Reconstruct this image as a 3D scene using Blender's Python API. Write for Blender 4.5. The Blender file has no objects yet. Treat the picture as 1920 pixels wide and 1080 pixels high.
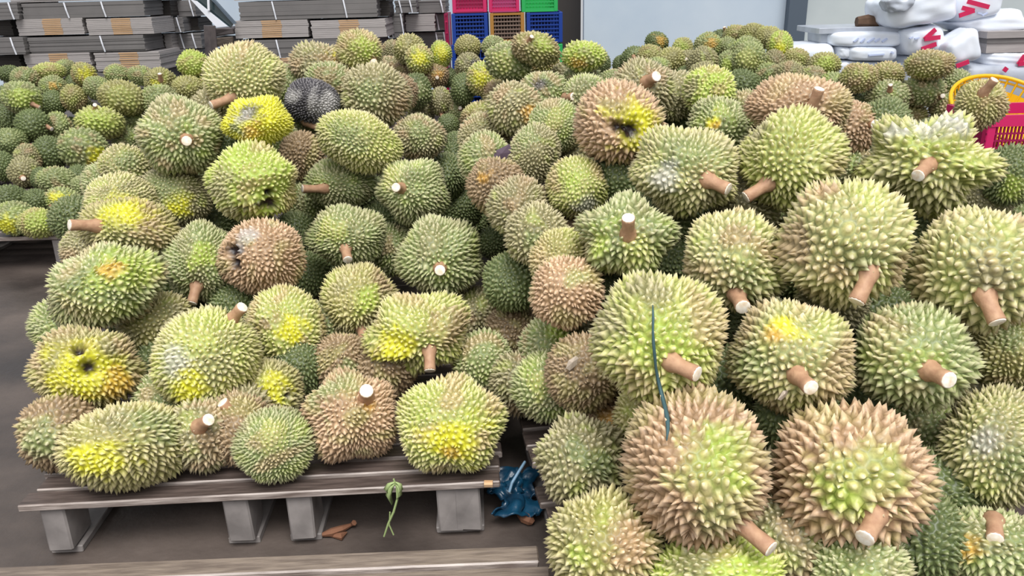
import bpy, bmesh, math, random
import numpy as np
from mathutils import Vector, Matrix, Euler
C = bpy.context.scene
COL = C.collection
rnd = random.Random(7)
nr = np.random.default_rng(11)

# ---------------- camera, world, light, exposure ----------------
F = 1500.0
CAM_H = 1.2
_d = Vector((105.0, 3960.0, 1500.0)).normalized()          # gravity in camera axes (right, down, forward)
_Z = -_d
_f = Vector((0, 0, 1))
_Y = (_f - _Z * _f.dot(_Z)).normalized()
_X = _Y.cross(_Z)
M = Matrix((_X, _Y, _Z))                                    # world = M @ camera vector
cam_data = bpy.data.cameras.new('camera')
cam = bpy.data.objects.new('camera', cam_data)
COL.objects.link(cam)
cam_data.sensor_width = 36
cam_data.lens = F / 1920 * 36
cr, cu, cb = M @ Vector((1, 0, 0)), M @ Vector((0, -1, 0)), M @ Vector((0, 0, -1))
cam.matrix_world = Matrix(((cr.x, cu.x, cb.x, 0), (cr.y, cu.y, cb.y, 0), (cr.z, cu.z, cb.z, CAM_H), (0, 0, 0, 1)))
cam_data.clip_start = 0.05
C.camera = cam
C.view_settings.view_transform = 'Standard'
C.view_settings.look = 'None'
C.view_settings.exposure = 0.55
C.view_settings.gamma = 1
C.view_settings.use_curve_mapping = False
w = bpy.data.worlds.new('daylight'); C.world = w
w.use_nodes = True
bg = w.node_tree.nodes['Background']
bg.inputs[0].default_value = (0.95, 0.965, 1.0, 1)
bg.inputs[1].default_value = 0.42
sd = bpy.data.lights.new('sun', 'SUN'); sd.energy = 2.1; sd.angle = math.radians(28); sd.color = (1, .98, .94)
so = bpy.data.objects.new('sun', sd); COL.objects.link(so)
so.rotation_euler = Vector((0.12, -0.48, 1.0)).to_track_quat('Z', 'Y').to_euler()
ad = bpy.data.lights.new('doorway_daylight', 'AREA'); ad.shape = 'RECTANGLE'; ad.size = 4.5; ad.size_y = 2.6; ad.energy = 85; ad.color = (1, .99, .97)
ao = bpy.data.objects.new('doorway_daylight', ad); COL.objects.link(ao)
ao.location = (-0.4, -1.0, 3.3)
ao.rotation_euler = (Vector((-0.4, -1.0, 3.3)) - Vector((0.1, 2.4, 0.3))).to_track_quat('Z', 'Y').to_euler()

# ---------------- helpers ----------------
def at_y(u, v, y):
    r = M @ Vector(((u - 960) / F, (v - 540) / F, 1)); return Vector((0, 0, CAM_H)) + r * (y / r.y)
def at_z(u, v, z):
    r = M @ Vector(((u - 960) / F, (v - 540) / F, 1)); return Vector((0, 0, CAM_H)) + r * ((z - CAM_H) / r.z)
def mesh_obj(name, me, parent=None):
    o = bpy.data.objects.new(name, me); COL.objects.link(o)
    if parent: o.parent = parent
    return o
def tag(o, label, cat, group=None, kind=None):
    if label: o['label'] = label
    if cat: o['category'] = cat
    if group: o['group'] = group
    if kind: o['kind'] = kind
    return o
def empty(name, loc, rz=0):
    o = bpy.data.objects.new(name, None); COL.objects.link(o); o.location = loc; o.rotation_euler = (0, 0, rz); o.empty_display_size = .1
    return o
class MB:
    def __init__(s): s.bm = bmesh.new()
    def box(s, x0, x1, y0, y1, z0, z1, jit=0, bev=0):
        co = [(x, y, z) for x in (x0, x1) for y in (y0, y1) for z in (z0, z1)]
        if jit: co = [tuple(c + rnd.uniform(-jit, jit) for c in p) for p in co]
        v = [s.bm.verts.new(p) for p in co]
        fs = [s.bm.faces.new([v[i] for i in f]) for f in ((0, 1, 3, 2), (4, 6, 7, 5), (0, 4, 5, 1), (2, 3, 7, 6), (0, 2, 6, 4), (1, 5, 7, 3))]
        if bev:
            es = list({e for f in fs for e in f.edges})
            bmesh.ops.bevel(s.bm, geom=es, offset=bev, segments=1, affect='EDGES')
        return s
    def tube(s, pts, rad, seg=8, cap=True):
        rings = []
        pts = [Vector(p) for p in pts]
        for i, p in enumerate(pts):
            t = (pts[min(i + 1, len(pts) - 1)] - pts[max(i - 1, 0)]).normalized()
            a = t.orthogonal().normalized() if i == 0 else (a - t * a.dot(t)).normalized()
            b = t.cross(a); r = rad[i] if isinstance(rad, (list, tuple)) else rad
            rings.append([s.bm.verts.new(p + (a * math.cos(k * 2 * math.pi / seg) + b * math.sin(k * 2 * math.pi / seg)) * r) for k in range(seg)])
        for A, B in zip(rings, rings[1:]):
            for k in range(seg): s.bm.faces.new((A[k], A[(k + 1) % seg], B[(k + 1) % seg], B[k]))
        if cap: s.bm.faces.new(rings[0][::-1]); s.bm.faces.new(rings[-1])
        return s
    def build(s, name, mat, parent=None, smooth=False):
        bmesh.ops.recalc_face_normals(s.bm, faces=s.bm.faces)
        me = bpy.data.meshes.new(name); s.bm.to_mesh(me); s.bm.free()
        if smooth: me.polygons.foreach_set('use_smooth', [True] * len(me.polygons))
        me.materials.append(mat)
        return mesh_obj(name, me, parent)

def mat(name, col, rough=.6, noise=0, scale=20, col2=None, bump=0, metal=0, stretch=None, spec=.4, alpha=None):
    m = bpy.data.materials.new(name); m.use_nodes = True; nt = m.node_tree; b = nt.nodes['Principled BSDF']
    b.inputs['Base Color'].default_value = (*col, 1); b.inputs['Roughness'].default_value = rough; b.inputs['Metallic'].default_value = metal
    b.inputs['Specular IOR Level'].default_value = spec
    if col2 or bump:
        tc = nt.nodes.new('ShaderNodeTexCoord'); mp = nt.nodes.new('ShaderNodeMapping'); nz = nt.nodes.new('ShaderNodeTexNoise')
        nz.inputs['Scale'].default_value = scale; nz.inputs['Detail'].default_value = 6
        if stretch: mp.inputs['Scale'].default_value = stretch
        nt.links.new(tc.outputs['Object'], mp.inputs[0]); nt.links.new(mp.outputs[0], nz.inputs['Vector'])
        if col2:
            r = nt.nodes.new('ShaderNodeValToRGB'); r.color_ramp.elements[0].position = .35; r.color_ramp.elements[1].position = .68
            r.color_ramp.elements[0].color = (*col, 1); r.color_ramp.elements[1].color = (*col2, 1)
            nt.links.new(nz.outputs['Fac'], r.inputs[0]); nt.links.new(r.outputs[0], b.inputs['Base Color'])
        if bump:
            bp = nt.nodes.new('ShaderNodeBump'); bp.inputs['Strength'].default_value = bump; bp.inputs['Distance'].default_value = .01
            nt.links.new(nz.outputs['Fac'], bp.inputs['Height']); nt.links.new(bp.outputs[0], b.inputs['Normal'])
    if alpha is not None: b.inputs['Alpha'].default_value = alpha
    return m

MAT = dict(
    floor=None,
    wall=mat('painted_wall', (.54, .64, .76), .7, col2=(.62, .71, .81), scale=1.5),
    wall2=mat('dull_wall', (.52, .58, .60), .7, col2=(.62, .68, .69), scale=1.2),
    steel=mat('grey_steel', (.10, .13, .17), .5),
    wood=mat('weathered_wood', (.055, .040, .035), .5, col2=(.11, .082, .072), scale=14, stretch=(1, 8, 8), bump=.3, spec=.5),
    woodb=mat('bleached_wood', (.12, .092, .075), .5, col2=(.22, .175, .14), scale=14, stretch=(1, 9, 9), bump=.3, spec=.5),
    woodl=mat('grey_wood', (.16, .145, .14), .6, col2=(.32, .29, .28), scale=9, bump=.3),
    woody=mat('dark_plank', (.06, .05, .055), .6, col2=(.12, .1, .1), scale=12, bump=.2),
    stem=mat('stem_bark', (.36, .20, .12), .6, col2=(.46, .28, .17), scale=60, bump=.2),
    cut=mat('stem_cut', (.88, .84, .76), .6, col2=(.72, .58, .42), scale=90),
    carton=mat('grey_carton', (.175, .165, .165), .75, col2=(.21, .197, .195), scale=4),
    cartonl=mat('carton_edge_grey', (.38, .35, .345), .75, col2=(.46, .425, .42), scale=30, stretch=(.3, 1, 8)),
    kraft=mat('kraft_edge', (.48, .29, .15), .75, col2=(.66, .44, .26), scale=30, stretch=(.2, 1, 10)),
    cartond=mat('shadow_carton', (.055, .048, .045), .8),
    strap=mat('white_strap', (.85, .87, .95), .4),
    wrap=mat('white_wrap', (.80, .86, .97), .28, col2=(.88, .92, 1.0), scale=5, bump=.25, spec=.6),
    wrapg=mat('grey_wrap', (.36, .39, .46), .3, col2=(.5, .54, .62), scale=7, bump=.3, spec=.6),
    red=mat('red_print', (.62, .02, .10), .5), blueink=mat('blue_ink', (.55, .63, .88), .6),
    magenta=mat('magenta_plastic', (.33, .01, .075), .4), crimson=mat('crimson_plastic', (.62, .02, .13), .35), pinkc=mat('pink_plastic', (.42, .05, .17), .4),
    blue=mat('blue_plastic', (.006, .045, .30), .4), green=mat('green_plastic', (.02, .42, .10), .4), ochre=mat('ochre_plastic', (.42, .2, .04), .5), brownc=mat('dusty_brown_plastic', (.22, .15, .12), .6),
    yellow=mat('yellow_plastic', (.80, .48, .01), .35),
    bluebag=mat('blue_film', (.003, .022, .05), .35, col2=(.006, .07, .14), scale=14, bump=.8, spec=.7),
    twine=mat('dark_teal_twine', (.04, .09, .10), .6), bluestring=mat('pale_blue_string', (.22, .36, .5), .5),
    lit_edge=mat('lit_board_edge', (.15, .115, .10), .45, col2=(.42, .36, .33), scale=10, stretch=(1, 9, 9), bump=.3, spec=.6),  # wet edge highlight put into the colour of the board fronts
    leafg=mat('leaf_green', (.30, .38, .16), .6), leafb=mat('dry_leaf', (.20, .09, .05), .8), purple=mat('purple_leaf', (.10, .07, .10), .6), paleleaf=mat('pale_leaf', (.5, .42, .34), .7),
    glass=mat('dark_glass', (.03, .05, .055), .12, spec=.8),
)
def floor_mat():
    m = bpy.data.materials.new('damp_concrete'); m.use_nodes = True; nt = m.node_tree; b = nt.nodes['Principled BSDF']
    tc = nt.nodes.new('ShaderNodeTexCoord'); n1 = nt.nodes.new('ShaderNodeTexNoise'); n1.inputs['Scale'].default_value = 2.2; n1.inputs['Detail'].default_value = 8
    n2 = nt.nodes.new('ShaderNodeTexNoise'); n2.inputs['Scale'].default_value = 40; n2.inputs['Detail'].default_value = 4
    for n in (n1, n2): nt.links.new(tc.outputs['Object'], n.inputs['Vector'])
    r = nt.nodes.new('ShaderNodeValToRGB'); e = r.color_ramp.elements
    e[0].position = .36; e[0].color = (.036, .028, .025, 1); e[1].position = .72; e[1].color = (.14, .11, .095, 1)
    nt.links.new(n1.outputs['Fac'], r.inputs[0]); nt.links.new(r.outputs[0], b.inputs['Base Color'])
    rr = nt.nodes.new('ShaderNodeMapRange'); rr.inputs['To Min'].default_value = .25; rr.inputs['To Max'].default_value = .8
    nt.links.new(n1.outputs['Fac'], rr.inputs[0]); nt.links.new(rr.outputs[0], b.inputs['Roughness'])
    bp = nt.nodes.new('ShaderNodeBump'); bp.inputs['Strength'].default_value = .25; bp.inputs['Distance'].default_value = .01
    nt.links.new(n2.outputs['Fac'], bp.inputs['Height']); nt.links.new(bp.outputs[0], b.inputs['Normal'])
    return m
MAT['floor'] = floor_mat()
def husk_mat():
    m = bpy.data.materials.new('durian_husk'); m.use_nodes = True; nt = m.node_tree; b = nt.nodes['Principled BSDF']
    at = nt.nodes.new('ShaderNodeAttribute'); at.attribute_name = 'husk'
    tc = nt.nodes.new('ShaderNodeTexCoord'); nz = nt.nodes.new('ShaderNodeTexNoise'); nz.inputs['Scale'].default_value = 110; nz.inputs['Detail'].default_value = 3
    nt.links.new(tc.outputs['Object'], nz.inputs['Vector'])
    mr = nt.nodes.new('ShaderNodeMapRange'); mr.inputs['From Min'].default_value = .3; mr.inputs['From Max'].default_value = .7; mr.inputs['To Min'].default_value = .78; mr.inputs['To Max'].default_value = 1.2
    nt.links.new(nz.outputs['Fac'], mr.inputs[0])
    mx = nt.nodes.new('ShaderNodeVectorMath'); mx.operation = 'SCALE'
    nt.links.new(at.outputs['Color'], mx.inputs[0]); nt.links.new(mr.outputs[0], mx.inputs['Scale']); nt.links.new(mx.outputs[0], b.inputs['Base Color'])
    b.inputs['Roughness'].default_value = .42; b.inputs['Specular IOR Level'].default_value = .45
    return m
HUSK = husk_mat()

# ---------------- the setting ----------------
MB().box(-9, 9, -4, 9.4, -.1, 0).build('floor', MAT['floor'])['kind'] = 'structure'
WY = 9.2
wl = at_y(1095, 50, WY).x; pl = at_y(1470, 50, WY).x; pr = at_y(1503, 50, WY).x
MB().box(wl, pl, WY, WY + .15, 0, 4).build('wall_back', MAT['wall'])['kind'] = 'structure'
MB().box(pl, pr, WY - .12, WY + .1, .0, 4).box(pl - .02, pr + .06, WY - .14, WY + .1, .42, .52).build('trim_1', MAT['steel'])['kind'] = 'structure'
MB().box(pr, 9, WY, WY + .15, 0, 4).build('wall_right_bay', MAT['wall2'])['kind'] = 'structure'
MB().box(-9, wl - .35, WY + .5, WY + .65, 0, 4).build('wall_left_bay', MAT['wall'])['kind'] = 'structure'
MB().box(wl - .4, wl, WY + .4, WY + .5, 0, 4).build('gap_shade_panel', MAT['cartond'])['kind'] = 'structure'  # dark sheet standing in for the shade of the gap beside the wall

# ---------------- pallets ----------------
def pallet(loc, rz, w, dep, nb, stringers, label, group=None, bw=None, mt='wood', foot=True, h=.155):
    root = empty('pallet', loc, rz); tag(root, label, 'pallet', group)
    pitch = dep / nb; bw = bw or pitch * .84
    for i in range(nb):
        jl, jr = rnd.uniform(-.012, .012), rnd.uniform(-.012, .012)
        y = i * pitch
        bo = MB().box(-w / 2 + jl, w / 2 + jr, y, y + bw, h - .018, h + rnd.uniform(-.001, .001), jit=.0015, bev=.003).build('board', MAT[mt], root)
        bo.data.materials.append(MAT['lit_edge'])
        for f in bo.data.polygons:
            if f.normal.y < -.3 and f.center.y < y + bw * .2: f.material_index = 1  # front faces take the painted highlight tone
    for x in stringers:
        sw = .029
        b = MB()
        b.box(x - sw, x + sw, .012, .11, .018, h - .019, jit=.003, bev=.004)
        b.box(x - sw, x + sw, dep * .45, dep * .45 + .1, .018, h - .019, jit=.003, bev=.004)
        b.box(x - sw, x + sw, dep - .12, dep - .03, .018, h - .019, jit=.003, bev=.004)
        b.box(x - sw * .9, x + sw * .9, .02, dep - .03, h - .045, h - .0195)
        b.build('stringer', MAT['woodl'], root)
        if foot: MB().box(x - sw * 1.25, x + sw * 1.25, .03, dep - .02, 0, .017, jit=.001, bev=.002).build('bottom_board', MAT['woodl'], root)
    return root
p0 = at_z(35, 948, .155); p1 = at_z(945, 903, .155)
W1 = (p1 - p0).length
pallet(((p0.x + p1.x) / 2, (p0.y + p1.y) / 2, 0), math.atan2(p1.y - p0.y, p1.x - p0.x), W1, 1.1, 18, (-W1 / 2 + .058, -.072, .07, W1 / 2 - .085, W1 / 2 - .125), 'weathered slatted pallet under the left front pile, one white board end')
pallet((-.53, 1.010, 0), 0.021, 1.17, .30, 5, (-.5, .5), 'empty pallet on the floor at the bottom edge of the photo', bw=.049, mt='woodb')
pallet((.775, .68, 0), .13, 1.22, 1.32, 17, (-.55, 0, .55), 'pallet with stepped board ends under the right front pile')
pallet((-.82, 2.62, 0), .0, 1.2, 1.1, 11, (-.5, 0, .5), 'second pallet behind the one under the left front pile', 'hidden pallets under the heaps')
pallet((.75, 2.15, 0), -.03, 1.2, 1.2, 12, (-.5, 0, .5), 'pallet behind the one under the right front pile', 'hidden pallets under the heaps')
pb = at_z(125, 443, .155)
pallet((pb.x - .56, pb.y, 0), .01, 1.15, 1.1, 11, (-.5, 0, .5), 'grey pallet under the far-left heap, its front edge bare')
def more_pallets():
    k = 0
    for x, y in ((-2.75, 4.9), (-2.75, 6.05), (-3.98, 4.9), (-3.98, 6.05), (-.55, 4.0), (.65, 4.0), (-.55, 5.3), (.65, 5.3), (-.55, 6.45), (.65, 6.45), (1.95, 5.2), (1.95, 6.45), (3.1, 5.2), (3.1, 6.4)):
        pallet((x, y, 0), 0, 1.12, 1.05, 9, (-.5, 0, .5), 'pallet buried under durians of the rear heaps', 'pallets under the rear heaps', foot=False)
more_pallets()

# ---------------- durians ----------------
DURIANS = [
('L', 0, [-0.873, 1.573, 0.25], [61.9, 7.2, 25.2], [153, 96, 121], (-20, 109), '','O', [('Y', 53, -145, 27), ('T', 47, 104, 16), ('G', 52, 48, 26)], 0.03, 'large kidney-shaped durian lying lowest at the left corner of the front pallet', 0),
('L', 1, [-1.07, 1.648, 0.25], [63.1, 15.7, 25.2], [93, 94, 93], (3, -166), '','B', [('G', 57, -143, 31)], 0.06, 'brown and green durian behind the left end of the lowest kidney-shaped durian', 0),
('L', 0, [-1.041, 1.762, 0.348], [66.2, 17.9, 22.8], [130, 108, 118], (-51, 35), '','O', [('Y', 86, -70, 47), ('H', 85, 81, 11), ('H', 59, 113, 8), ('O', 48, -34, 25), ('T', 50, 59, 14)], 0.07, 'bright yellow durian with two black wormholes at the left edge of the pile', 0),
('L', 1, [-1.092, 2.051, 0.253], [64.1, 30.3, 14.3], [86, 98, 91], (-45, -78), '','D', [], 0.03, 'dark green durian tucked behind the yellow wormholed durian', 0),
('L', 0, [-1.06, 1.964, 0.491], [72.1, -10.5, 31.7], [146, 106, 124], (-43, 99), '','G', [('M', 56, 26, 40), ('O', 63, 61, 12), ('P', 38, -153, 32), ('U', 49, 34, 32), ('V', 50, 68, 17)], 0.1, 'bean-shaped durian with a lime green hump and orange spot, left edge of pile', 0),
('L', 1, [-1.355, 2.209, 0.279], [69.9, 12.6, 27.0], [86, 86, 86], (60, 13), (60, 13, -26, -19, 45), 'G', [], 0.03, 'small half-hidden green durian under the bean-shaped lime-humped durian', 0),
('L', 0, [-1.106, 2.25, 0.559], [75.1, 16.1, 22.0], [140, 95, 115], (43, 179), (43, 179, -71, -8, 29), 'O', [('Y', 53, 106, 35), ('P', 52, -79, 39)], 0.05, 'wide pale-spined durian with a pink stem pointing left, upper left of pile', 0),
('L', 0, [-1.194, 2.408, 0.606], [77.5, -0.2, 26.4], [105, 86, 95], (-24, -166), '','P', [('Y', 62, -89, 40)], 0.04, 'pale yellow-based durian resting on top of the wide one with the pink stem', 0),
('L', 1, [-1.384, 2.509, 0.42], [74.6, 9.6, 26.3], [86, 86, 86], (-40, 74), '','T', [], 0.03, 'tan durian half hidden below the wide durian with the pink left-pointing stem', 0),
('L', 1, [-1.481, 2.65, 0.488], [76.6, 8.8, 27.1], [86, 86, 86], (-41, -130), '','D', [], 0.02, 'small dark durian peeping out left of the pink left-pointing stem', 0),
('L', 0, [-1.024, 2.524, 0.783], [81.3, 5.1, 21.3], [130, 122, 126], (81, -37), (81, -37, 0, -5, 55), 'G', [('T', 14, 122, 27)], 0.06, 'round green durian whose pale cut stem faces the viewer, upper left of pile', 0),
('L', 0, [-1.084, 2.547, 0.585], [76.5, 21.4, 18.1], [116, 97, 106], (-47, 111), '','T', [('Y', 73, -77, 28), ('G', 58, 161, 37)], 0.03, 'long-spined olive durian below the one whose cut stem faces the viewer', 0),
('L', 1, [-1.371, 2.845, 0.621], [79.3, -13.2, 28.2], [92, 86, 89], (-51, 117), '','P', [('G', 70, 57, 31)], 0.03, 'pale green durian half hidden at the left below the stem-facing durian', 0),
('L', 0, [-0.888, 2.796, 0.925], [84.6, -8.7, 18.5], [136, 121, 128], (48, -135), (48, -135, -74, -10, 31), 'P', [('T', 31, -25, 20)], 0.04, 'pale long-spined durian crowning the left peak, stem pointing down left', 0),
('L', 0, [-0.781, 2.529, 0.819], [81.8, -5.9, 18.0], [108, 80, 93], (-66, -29), '','Y', [('K', 57, 114, 23), ('W', 58, 158, 21), ('O', 62, -127, 23), ('G', 44, -166, 18)], 0.08, 'wrinkled yellow durian with a grey dried patch under the crowning durian', 0),
('L', 0, [-0.765, 2.357, 0.667], [77.7, 10.2, 15.8], [140, 116, 128], (-41, 15), '','M', [('T', 39, -166, 30), ('H', 45, -57, 12), ('H', 62, -36, 6), ('H', 43, -102, 6), ('T', 17, -118, 21)], 0.09, 'lime green durian split open at its base, brown on its left side', 0),
('L', 0, [-0.72, 2.202, 0.479], [72.7, 2.0, 17.5], [125, 110, 117], (-24, 47), '','C', [('H', 41, 157, 11), ('H', 46, -176, 9), ('W', 47, 109, 17)], 0.05, 'pinkish tan durian with dark cracks at its left end, middle of left pile', 0),
('L', 0, [-0.918, 2.256, 0.456], [72.3, 15.7, 17.2], [109, 122, 115], (45, -94), (45, -94, -7, -55, 23), 'G', [('M', 82, 86, 24)], 0.08, 'green durian whose white-tipped stem points down, left of the pinkish tan durian', 0),
('L', 0, [-0.749, 1.769, 0.368], [66.3, -8.1, 26.5], [130, 125, 127], (14, 41), (14, 41, 34, 21, 38), 'L', [('W', 54, 173, 20), ('Y', 46, -132, 22), ('T', 25, -166, 8)], 0.04, 'big pale green net-patterned durian with a tan stem on its top', 0),
('L', 0, [-0.631, 2.035, 0.329], [67.7, -3.5, 18.6], [108, 122, 115], (14, -75), (14, -75, -6, -59, 24), 'L', [('Y', 81, -33, 22), ('B', 64, 158, 9), ('V', 40, -177, 16), ('V', 15, 8, 15)], 0.1, 'two-humped pale green durian with a thin stem hanging from its bottom', 0),
('L', 0, [-0.547, 1.579, 0.237], [59.5, 9.8, 13.4], [92, 86, 89], (-20, -97), '','G', [('L', 69, 92, 27), ('T', 14, 151, 23)], 0.05, 'small green durian showing its ringed blossom end, on the pallet boards', 0),
('L', 1, [-0.653, 1.65, 0.238], [61.0, 10.8, 15.7], [86, 86, 86], (-11, 26), '','B', [], 0.02, 'brown durian peeping out left of the small ringed green durian', 0),
('L', 0, [-0.384, 1.655, 0.26], [60.4, 11.3, 6.7], [114, 110, 112], (56, 63), (56, 63, -1, 12, 54), 'C', [('O', 65, 42, 9), ('G', 34, 127, 29)], 0.11, 'brown lobed durian with white cut stem facing up, on the pallet boards', 0),
('L', 0, [-0.152, 1.604, 0.264], [59.8, -0.7, 5.8], [126, 115, 120], (-63, -71), '','L', [('Y', 64, -84, 32), ('O', 50, -92, 12), ('V', 17, 88, 9), ('V', 16, -91, 9)], 0.07, 'round spiky durian with a yellow underside at the right front of the pallet', 0),
('L', 0, [-0.452, 2.195, 0.343], [68.8, -8.6, 15.0], [116, 112, 114], (33, -99), (33, -99, -2, -38, 39), 'O', [('B', 39, 21, 28), ('M', 77, -5, 20)], 0.05, 'roundish olive durian with brown right shoulder and short downward stem, middle', 0),
('L', 0, [-0.252, 1.97, 0.335], [66.3, -6.9, 10.3], [149, 112, 129], (55, -77), (55, -77, -10, -54, 22), 'L', [('Y', 57, -155, 27), ('B', 42, 6, 22), ('V', 57, 106, 15), ('V', 29, -116, 15)], 0.12, 'wide two-lobed durian with white-tipped stem pointing straight down, right of pile', 0),
('L', 0, [-0.213, 2.27, 0.445], [71.2, 12.5, 1.1], [129, 123, 126], (72, -80), (72, -80, 1, -5, 55), 'G', [], 0.08, 'round grey-green durian whose pinkish cut stem faces the viewer, right of pile', 0),
('L', 0, [-0.521, 2.459, 0.463], [73.6, 4.8, 10.6], [130, 97, 112], (60, -98), (60, -98, 7, -36, 41), 'G', [('L', 62, 153, 26)], 0.06, 'green durian with a small stem pointing down, left of the stem-facing round one', 0),
('L', 0, [-0.588, 2.758, 0.566], [77.3, -0.8, 12.2], [131, 90, 108], (56, -161), (56, -161, -76, 7, 31), 'G', [], 0.05, 'green durian with a brown stem pointing left, upper middle of left pile', 0),
('L', 0, [-0.32, 2.621, 0.564], [75.1, 24.4, 0.7], [121, 109, 115], (65, -169), (65, -169, -16, -4, 53), 'G', [('L', 37, 170, 22)], 0.1, 'green durian with a large white cut stem, upper right of left pile', 0),
('L', 0, [-0.498, 2.669, 0.726], [79.1, 25.0, 5.9], [151, 96, 120], (-48, 50), '','L', [('G', 65, 175, 30)], 0.03, 'oblong pale green durian lying crosswise in the upper right of left pile', 0),
('L', 0, [-0.764, 3.198, 0.789], [82.9, 3.2, 13.0], [109, 92, 100], (14, -109), (14, -109, 65, -21, 28), 'K', [('W', 43, -14, 41), ('W', 42, 162, 22)], 0.04, 'rotten black and white mouldy durian near the top of the left pile', 0),
('L', 1, [-0.486, 3.026, 0.832], [82.6, 22.4, 6.3], [126, 116, 121], (-74, 110), '','T', [('B', 30, -4, 28), ('G', 75, 169, 28)], 0.04, 'dull olive and brown durian behind the oblong pale green durian', 0),
('L', 1, [-0.782, 3.483, 0.905], [85.1, 14.5, 11.4], [132, 92, 110], (75, 1), (75, 1, -3, -40, 38), 'T', [('O', 23, 23, 29), ('Y', 21, 43, 21)], 0.05, 'tan and orange durian behind the black mouldy durian', 0),
('L', 1, [-0.6, 3.418, 0.962], [86.0, 12.1, 9.1], [98, 86, 92], (33, -31), (33, -31, 3, -2, 55), 'O', [('M', 69, 16, 36)], 0.03, 'yellow-green durian topping the skyline left of the crates', 0),
('L', 1, [-0.708, 3.348, 0.84], [83.8, 12.7, 10.6], [119, 86, 101], (-42, -107), '','G', [], 0.02, 'narrow green durian between the mouldy durian and the tan-orange one', 0),
('L', 1, [-0.76, 2.934, 0.631], [79.3, 4.2, 13.7], [86, 94, 90], (-12, 110), '','B', [], 0.03, 'brown durian in the shadow below the tan stem of the mouldy durian', 0),
('L', 1, [-0.995, 2.064, 0.345], [69.5, -3.5, 27.1], [104, 86, 94], (-51, 132), '','O', [('T', 55, 7, 27)], 0.04, 'olive durian sunk between the bean-shaped one and the net-patterned one', 0),
('L', 1, [-0.622, 1.808, 0.251], [63.2, 9.2, 14.4], [89, 86, 87], (25, -162), (25, -162, 7, -5, 54), 'O', [('Y', 80, 64, 27), ('H', 56, -11, 5)], 0.04, 'yellow-olive durian sunk under the two-humped durian', 0),
('L', 1, [-0.662, 1.703, 0.24], [61.8, 10.5, 15.7], [86, 86, 86], (83, 166), (83, 166, -36, 33, 25), 'T', [], 0.02, 'small durian with a tan stem leaning up left above the ringed durian', 0),
('L', 1, [-0.474, 1.985, 0.243], [64.7, 6.6, 10.3], [86, 86, 86], (5, 84), '','B', [('G', 67, -63, 29)], 0.05, 'brownish durian sunk between the two-humped and the two-lobed durians', 0),
('L', 1, [-0.727, 1.624, 0.241], [61.5, -5.6, 27.2], [86, 86, 86], (74, 95), (74, 95, 24, 7, 49), 'T', [('B', 75, -76, 25)], 0.03, 'olive durian behind the lowest kidney-shaped durian, stub stem up right', 0),
('L', 1, [-0.115, 2.29, 0.248], [67.4, 2.4, 1.9], [86, 91, 88], (-60, -57), '','T', [], 0.03, 'shaded olive durian right of the wide two-lobed durian', 0),
('L', 1, [-0.085, 1.975, 0.243], [64.1, 2.3, 1.3], [86, 86, 86], (-68, -75), '','G', [], 0.03, 'shaded green durian above the round durian with yellow underside', 0),
('L', 1, [-0.462, 2.774, 0.399], [74.1, 4.0, 8.3], [86, 96, 91], (-62, -138), '','D', [], 0.03, 'dark green durian right of the green one with a small downward stem', 0),
('L', 1, [-0.704, 2.579, 0.29], [71.1, 6.2, 13.1], [86, 86, 86], (-55, -1), '','D', [], 0.02, 'little dark green durian right of the pinkish tan cracked durian', 0),
('L', 1, [-0.323, 2.952, 0.683], [79.9, 12.4, 4.0], [98, 86, 92], (-48, 86), '','T', [('G', 79, 86, 37)], 0.05, 'olive durian with dried grey spot behind the oblong pale green one', 0),
('L', 1, [-0.245, 3.028, 0.521], [77.4, 2.5, 4.1], [86, 92, 89], (-1, 29), '','D', [], 0.03, 'dark durian behind the green one with a large white cut stem', 0),
('L', 1, [-0.426, 2.936, 0.413], [75.1, 3.5, 7.3], [86, 86, 86], (-62, -143), '','G', [], 0.02, 'green durian sliver under the durian with large white cut stem', 0),
('L', 1, [-1.488, 2.917, 0.549], [78.7, 7.2, 25.6], [86, 86, 86], (-45, -113), '','G', [], 0.02, 'small green durian above the pale yellow-based durian', 0),
('L', 1, [-0.41, 2.63, 0.354], [72.3, 4.0, 7.6], [86, 92, 89], (-42, 113), '','G', [], 0.03, 'green durian sliver left of the stem-facing round grey-green durian', 0),
('L', 1, [-1.11, 2.177, 0.238], [68.0, 11.4, 22.5], [86, 86, 86], (-42, 56), '','D', [], 0.02, 'dark green durian low between the yellow wormholed and the net-patterned one', 0),
('L', 1, [-0.669, 3.435, 0.704], [81.9, 3.0, 10.6], [86, 86, 86], (-59, 105), '','T', [], 0.02, 'olive durian right above the oblong pale green durian', 0),
('L', 1, [-0.47, 3.515, 0.777], [83.2, 2.4, 7.3], [92, 87, 89], (-52, 61), '','B', [('W', 14, 150, 22)], 0.04, "brown durian with pale chipped spines behind the left pile's upper right", 0),
('L', 1, [-0.192, 3.07, 0.381], [75.1, 2.4, 2.9], [86, 86, 86], (-35, 140), '','D', [], 0.02, 'dark durian in the valley right above the round grey-green durian', 0),
('L', 1, [-0.586, 1.964, 0.24], [64.6, 7.9, 12.9], [86, 86, 86], (-35, -17), '','D', [], 0.02, 'dark durian deep behind the thin hanging stem of two-humped durian', 0),
('L', 1, [-0.345, 1.955, 0.238], [64.0, 5.3, 7.4], [86, 86, 86], (6, 144), '','B', [], 0.02, 'brown shadowed durian under the wide two-lobed durian', 0),
('L', 1, [-0.967, 1.991, 0.238], [66.0, 11.6, 20.8], [86, 86, 86], (-33, 99), '','D', [], 0.02, 'dark durian low at the left of the net-patterned durian', 0),
('L', 1, [-1.045, 2.724, 0.439], [75.3, 6.9, 19.2], [86, 86, 86], (-28, -150), '','D', [], 0.02, 'dark durian above the pinkish tan durian and under the split lime one', 0),
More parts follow.
